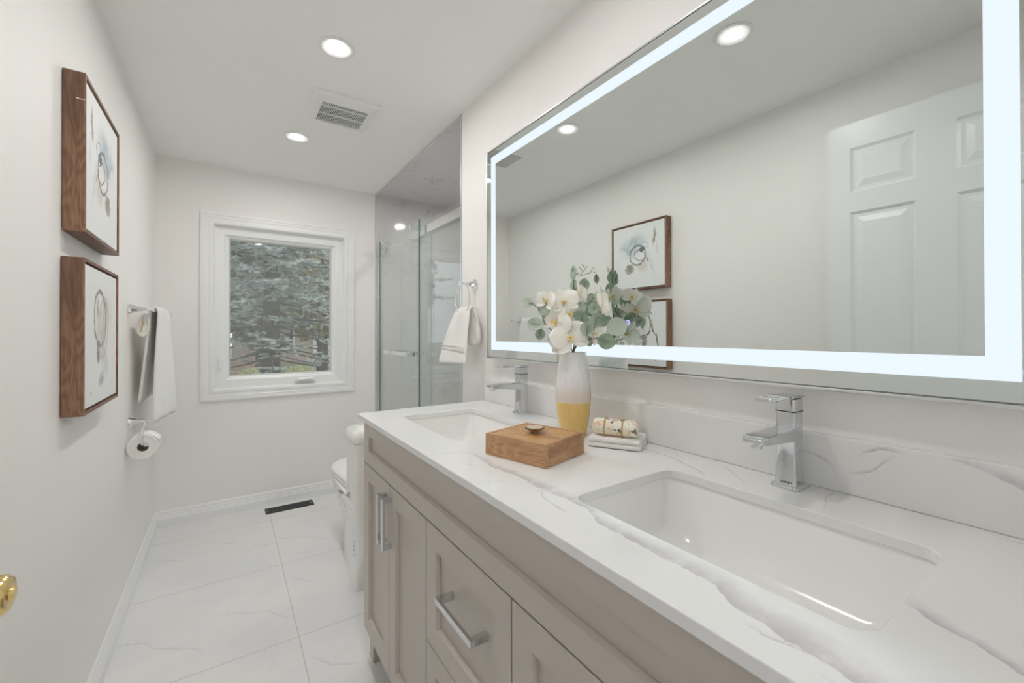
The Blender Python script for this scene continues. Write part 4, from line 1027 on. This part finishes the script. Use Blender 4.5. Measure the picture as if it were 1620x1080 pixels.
# eucalyptus, tall stem
e1 = spray('eucalyptus_stem', 'tall eucalyptus stem rising highest of the bouquet, round green leaves at tip', 'foliage', [(1.222, .935, 1.22), (1.224, .942, 1.29), (1.220, .944, 1.355), (1.232, .93, 1.372)], M['stem'])
for c, r, nr, up in (((1.216, .944, 1.372), .0195, (1, -.25, .15), (0, -.1, 1)), ((1.225, .950, 1.335), .017, (1, -.1, .1), (0, .3, -1)), ((1.246, .926, 1.338), .0165, tocam((1.25, .91, 1.33), .3, -.1), (0.05, .1, 1)),
                     ((1.262, .893, 1.352), .012, tocam((1.27, .89, 1.35), .8, 0), (.2, -.3, -.6))):
    leaf(e1, c, nr, up, r, r * 900)
bm = bmesh.new(); st = Vector((1.232, .93, 1.362))
tw_ = [(st, Vector((1.252, .918, 1.392))), (Vector((1.240, .925, 1.374)), Vector((1.244, .945, 1.391))), (Vector((1.246, .922, 1.383)), Vector((1.248, .94, 1.399))), (st, Vector((1.262, .895, 1.372))), (Vector((1.25, .91, 1.368)), Vector((1.256, .895, 1.385)))]
for a, b in tw_:
    tube(bm, [a, (a + b) / 2 + Vector((.001, 0, .002)), b], [.0009, .0006, .0004], 6)
    for k in range(4): q = a + (b - a) * (.4 + .18 * k); tube(bm, [q, q + Vector((random.uniform(-.005, .005), random.uniform(-.005, .008), .005))], [.0005, .0002], 5)
obj('twig', bm, M['stemg'], e1)
# eucalyptus, left
e2 = spray('eucalyptus_stem', 'eucalyptus stem reaching out to the left of the orchids', 'foliage', [(1.19, .96, 1.18), (1.150, .985, 1.215), (1.135, .998, 1.262), (1.110, 1.012, 1.283)], M['stem'])
for c, r, nr, up in (((1.103, 1.016, 1.283), .0165, (.2, .2, .3), (-.5, .5, .1)), ((1.146, .990, 1.266), .0195, (-.4, 0, .2), (0, 0, 1)), ((1.122, 1.003, 1.221), .0215, (.0, .1, .35), (-.5, .4, .15)), ((1.134, .996, 1.190), .015, (.1, 0, -.1), (-.2, .1, -1)),
                     ((1.165, .975, 1.175), .014, (-.2, 0, .1), (-.2, .0, -1))):
    leaf(e2, c, tocam(c, *nr), up, r, r * 700)
# eucalyptus, right, pale large leaves
e3 = spray('eucalyptus_stem', 'eucalyptus stem with large pale leaves on the right side of the vase', 'foliage', [(1.226, .915, 1.17), (1.222, .86, 1.178), (1.214, .81, 1.190)], M['stem'])
for c, r, nr, up in (((1.231, .785, 1.210), .0255, (.15, -.1, .2), (.5, -.5, .35)), ((1.198, .792, 1.172), .0215, (.2, -.1, .1), (.4, -.5, -.1)), ((1.232, .912, 1.212), .021, (.2, 0, .5), (.3, -.4, .5)), ((1.225, .918, 1.256), .0265, (.1, .1, .15), (.1, -.1, 1)),
                     ((1.255, .909, 1.285), .0225, (.1, .2, .1), (.2, -.1, 1)), ((1.212, .852, 1.262), .0165, (.3, .2, .2), (.3, -.3, .6)), ((1.208, .840, 1.228), .019, (.2, -.2, .1), (.1, -.4, 1)), ((1.214, .880, 1.207), .020, (.1, .1, .3), (.2, .1, .9)), ((1.216, .905, 1.236), .019, (-.1, .1, .3), (-.1, .1, 1)), ((1.222, .825, 1.226), .014, (.5, -.2, 0), (.4, -.3, .8)), ((1.235, .838, 1.245), .018, (.5, -.3, .9), (.4, -.4, .6)), ((1.244, .905, 1.17), .014, (.1, 0, .2), (.2, -.1, -1)), ((1.238, .920, 1.232), .018, (.4, .4, .5), (.1, -.4, .2)),
                     ((1.250, .880, 1.262), .018, (.6, .5, .4), (.3, .3, .8))):
    leaf(e3, c, tocam(c, *nr), up, r, r * 500)
# eucalyptus, mirror side
e4 = spray('eucalyptus_stem', 'eucalyptus stem on the mirror side of the bouquet, seen mostly in the reflection', 'foliage', [(1.238, .93, 1.19), (1.244, .90, 1.23), (1.240, .875, 1.28)], M['stem'])
for c, r, nr, up in (((1.240, .872, 1.292), .018, (1, -.3, .1), (.1, -.2, 1)), ((1.250, .850, 1.238), .017, (1, -.1, .4), (0, -.6, .3)), ((1.252, .895, 1.255), .017, (1, .2, -.2), (.2, .3, .3)), ((1.250, .915, 1.215), .018, (1, 0, .1), (0, .2, 1)),
                     ((1.240, .820, 1.225), .013, (1, .1, .1), (0, -.4, .8)), ((1.252, .940, 1.272), .016, (1, .3, .2), (0, .5, .8)), ((1.246, .875, 1.205), .015, (1, -.4, .2), (0, -.4, -.6))):
    leaf(e4, c, nr, up, r, r * 600)

# ================================================================== OUTSIDE
GZ = -.30
struct('ground', B((-40, 45, D + .4, 60, GZ - .1, GZ)), M['lawn'])
struct('driveway', B((3.0, 9, 12, 21, GZ, GZ + .02)), M['drive'])
rnd = random.Random(3)
def needles(bmv, bmf, p, d, L_, r, n=26):
    """one bottle-brush twig of needles from p along d"""
    d = d.normalized(); s = d.cross(Vector((0, 0, 1))); s = s.normalized() if s.length > .01 else Vector((1, 0, 0)); u = s.cross(d)
    for k in range(n):
        t = k / n; a = k * 2.4; q = p + d * L_ * t; o = (s * math.cos(a) + u * math.sin(a)); w = d.cross(o).normalized() * r * .22
        tip = q + o * r * (1 - .45 * t) + d * r * .9; i = len(bmv); bmv += [q - w, q + w, tip]; bmf.append((i, i + 1, i + 2))
def mesh_obj(name, vs_, fs_, m, parent):
    me = bpy.data.meshes.new(name); off = BASE[parent.name] if parent else Vector((0, 0, 0)); me.from_pydata([v - off for v in vs_], [], fs_); me.materials.append(m)
    o = bpy.data.objects.new(name, me); COL.objects.link(o); o.parent = parent; BASE[o.name] = off; return o
tree = thing('spruce_tree', 'tall blue spruce with bare lower trunk outside the window', 'tree', (1.02, 8.5, GZ))
bm = bmesh.new(); tube(bm, [(1.00, 8.5, GZ - .05), (1.01, 8.5, 1.2), (1.02, 8.5, 2.6), (1.02, 8.5, 7.)], [.17, .135, .12, .05], 14); obj('trunk', bm, M['bark'], tree, smooth=True)
bv, bf = [], []; bmb = bmesh.new()
for i in range(120):
    f = i / 120; z = .75 + 4.6 * f; a = i * 2.39996 + rnd.uniform(-.2, .2); Lb = (2.7 - 1.5 * f) * rnd.uniform(.75, 1.1)
    low = z < 1.75
    dr_ = Vector((math.cos(a), math.sin(a), 0)); P = []
    for k in range(7):
        t = k / 6; P.append(Vector((1.02, 8.5, z)) + dr_ * Lb * t + Vector((0, 0, Lb * (-.28 * t + .16 * t * t) + rnd.uniform(-.02, .02))))
    tube(bmb, P, [.017 * (1 - .8 * k / 6) for k in range(7)], 6)
    for k in range(1, 7):
        if low and rnd.random() < .55: continue
        for s in (-1, 1):
            for q in range(3 if low else 5):
                t = (k - rnd.random()) / 6; b0 = P[int(t * 6)].lerp(P[min(6, int(t * 6) + 1)], t * 6 % 1)
                sd2 = Vector((-dr_.y, dr_.x, 0)) * s
                d_ = (sd2 * rnd.uniform(.4, 1) + dr_ * rnd.uniform(.5, 1) + Vector((0, 0, rnd.uniform(-.35, .35)))).normalized()
                l_ = rnd.uniform(.10, .34) * (1.15 - .5 * t)
                needles(bv, bf, b0, d_, l_, .036, 30)
                needles(bv, bf, b0 + d_ * l_ * .55, (d_ + sd2 * .6 + Vector((0, 0, rnd.uniform(-.2, .3)))).normalized(), l_ * .6, .034, 20)
    needles(bv, bf, P[5], (P[6] - P[5]), .25, .032, 24)
obj('branches', bmb, M['bark'], tree, smooth=True)
nd = mesh_obj('needles', bv, bf, M['spruce'], tree); nd['kind'] = 'stuff'
def leafcloud(name, c, rad, n, sz, m, parent, seed):
    r_ = random.Random(seed); V, F = [], []
    for _ in range(n):
        while True:
            p = Vector((r_.uniform(-1, 1), r_.uniform(-1, 1), r_.uniform(-1, 1)))
            if .35 < p.length < 1: break
        q = Vector((c[0] + p.x * rad[0], c[1] + p.y * rad[1], c[2] + p.z * rad[2]))
        a = Vector((r_.uniform(-1, 1), r_.uniform(-1, 1), r_.uniform(-1, 1))).normalized(); b = a.orthogonal().normalized(); s = sz * r_.uniform(.6, 1.3)
        i = len(V); V += [q - a * s, q + b * s * .55, q + a * s, q - b * s * .55]; F.append((i, i + 1, i + 2, i + 3))
    o = mesh_obj(name, V, F, m, parent); o['kind'] = 'stuff'; return o
def bush(x, y, rx, rz, label, m, seed, n=1400, sz=.035):
    t = thing('shrub', label, 'shrub', (x, y, GZ), None)
    leafcloud('leaves', (x, y, GZ + rz), (rx, rx * .8, rz), n, sz, m, t, seed)
    bm = bmesh.new()
    for k in range(7): a = k * .9; tube(bm, [(x, y, GZ), (x + .5 * rx * math.cos(a), y + .4 * rx * math.sin(a), GZ + rz * 1.1)], [.02, .008], 6)
    obj('stems', bm, M['bark'], t)
bush(1.62, 9.8, .42, .42, 'rounded pale yellow green shrub to the right of the spruce trunk', M['shrub'], 1, 2600, .032)
bush(.78, 10.2, .30, .40, 'smaller pale shrub just left of the spruce trunk', M['shrub'], 2, 1500, .032)
def btree(x, y, h, r, label, m, seed):
    t = thing('background_tree', label, 'tree', (x, y, GZ), 'trees across the street')
    bm = bmesh.new(); tube(bm, [(x, y, GZ), (x + .1, y, h * .5), (x, y, h * .8)], [.2, .13, .05], 10)
    for k in range(5): a = k * 1.3; tube(bm, [(x, y, h * .3 + k * .2), (x + r * .7 * math.cos(a), y + r * .7 * math.sin(a), h * .55 + k * .25)], [.07, .02], 6)
    obj('trunk', bm, M['bark'], t, smooth=True)
    leafcloud('leaves', (x, y, h * .62), (r, r, h * .48), 5200, .13, m, t, seed)
btree(-2.1, 15, 5.2, 1.9, 'dark green leafy tree behind the left side of the spruce', M['foliage'], 11)
btree(3.3, 17.0, 5.6, 2.0, 'dull green and yellow leafy tree behind the right side of the spruce', M['foliage_y'], 12)
btree(1.2, 14.2, 5.0, 1.15, 'dark leafy young tree directly behind the spruce trunk', M['foliage'], 15)
btree(-3.2, 25.5, 7.2, 2.0, 'dark leafy tree at far left beside the brick house', M['foliage'], 13)
btree(3.8, 31.5, 9.0, 3.2, 'tall dark leafy tree rising behind the brick house', M['foliage'], 14)
hs = thing('brick_house', 'mauve brick house across the street with white garage door', 'house', (3.6, 23, GZ))
obj('wall', B((.6, 9.5, 23, 28, GZ, 1.75)), M['brick'], hs)
bm = bmesh.new(); v = [bm.verts.new(p) for p in ((.2, 22.4, 1.72), (9.9, 22.4, 1.72), (9.9, 25.5, 2.7), (.2, 25.5, 2.7), (.2, 28.6, 1.72), (9.9, 28.6, 1.72))]
for f in ((0, 1, 2, 3), (3, 2, 5, 4), (0, 3, 4), (1, 5, 2), (0, 4, 5, 1)): bm.faces.new([v[i] for i in f])
obj('roof', bm, M['roof'], hs)
bm = B(*[(3.9, 6.6, 22.93, 22.98, GZ + .05 + k * .42, GZ + .44 + k * .42) for k in range(4)]); obj('garage_door', bm, M['siding'], hs, bevel=.01)
for x in (2.1, 7.6): 
    f = obj('window_frame', B((x, x + 1.0, 22.93, 22.985, .4, 1.4)), M['siding'], hs); obj('pane', B((x + .08, x + .92, 22.91, 22.925, .48, 1.32)), M['blackmetal'], f)
dk = thing('timber_bench', 'low brown timber slatted structure at lower left beyond the window', 'fence', (.35, 12.6, GZ))
for k in range(5): obj('slat', B((-.9, .92, 12.6, 12.63, GZ + .12 + k * .15, GZ + .22 + k * .15)), M['deck'], dk, bevel=.004)
for x in (-.8, .05, .85): obj('support', B((x, x + .08, 12.635, 12.70, GZ, GZ + .88)), M['deck'], dk)
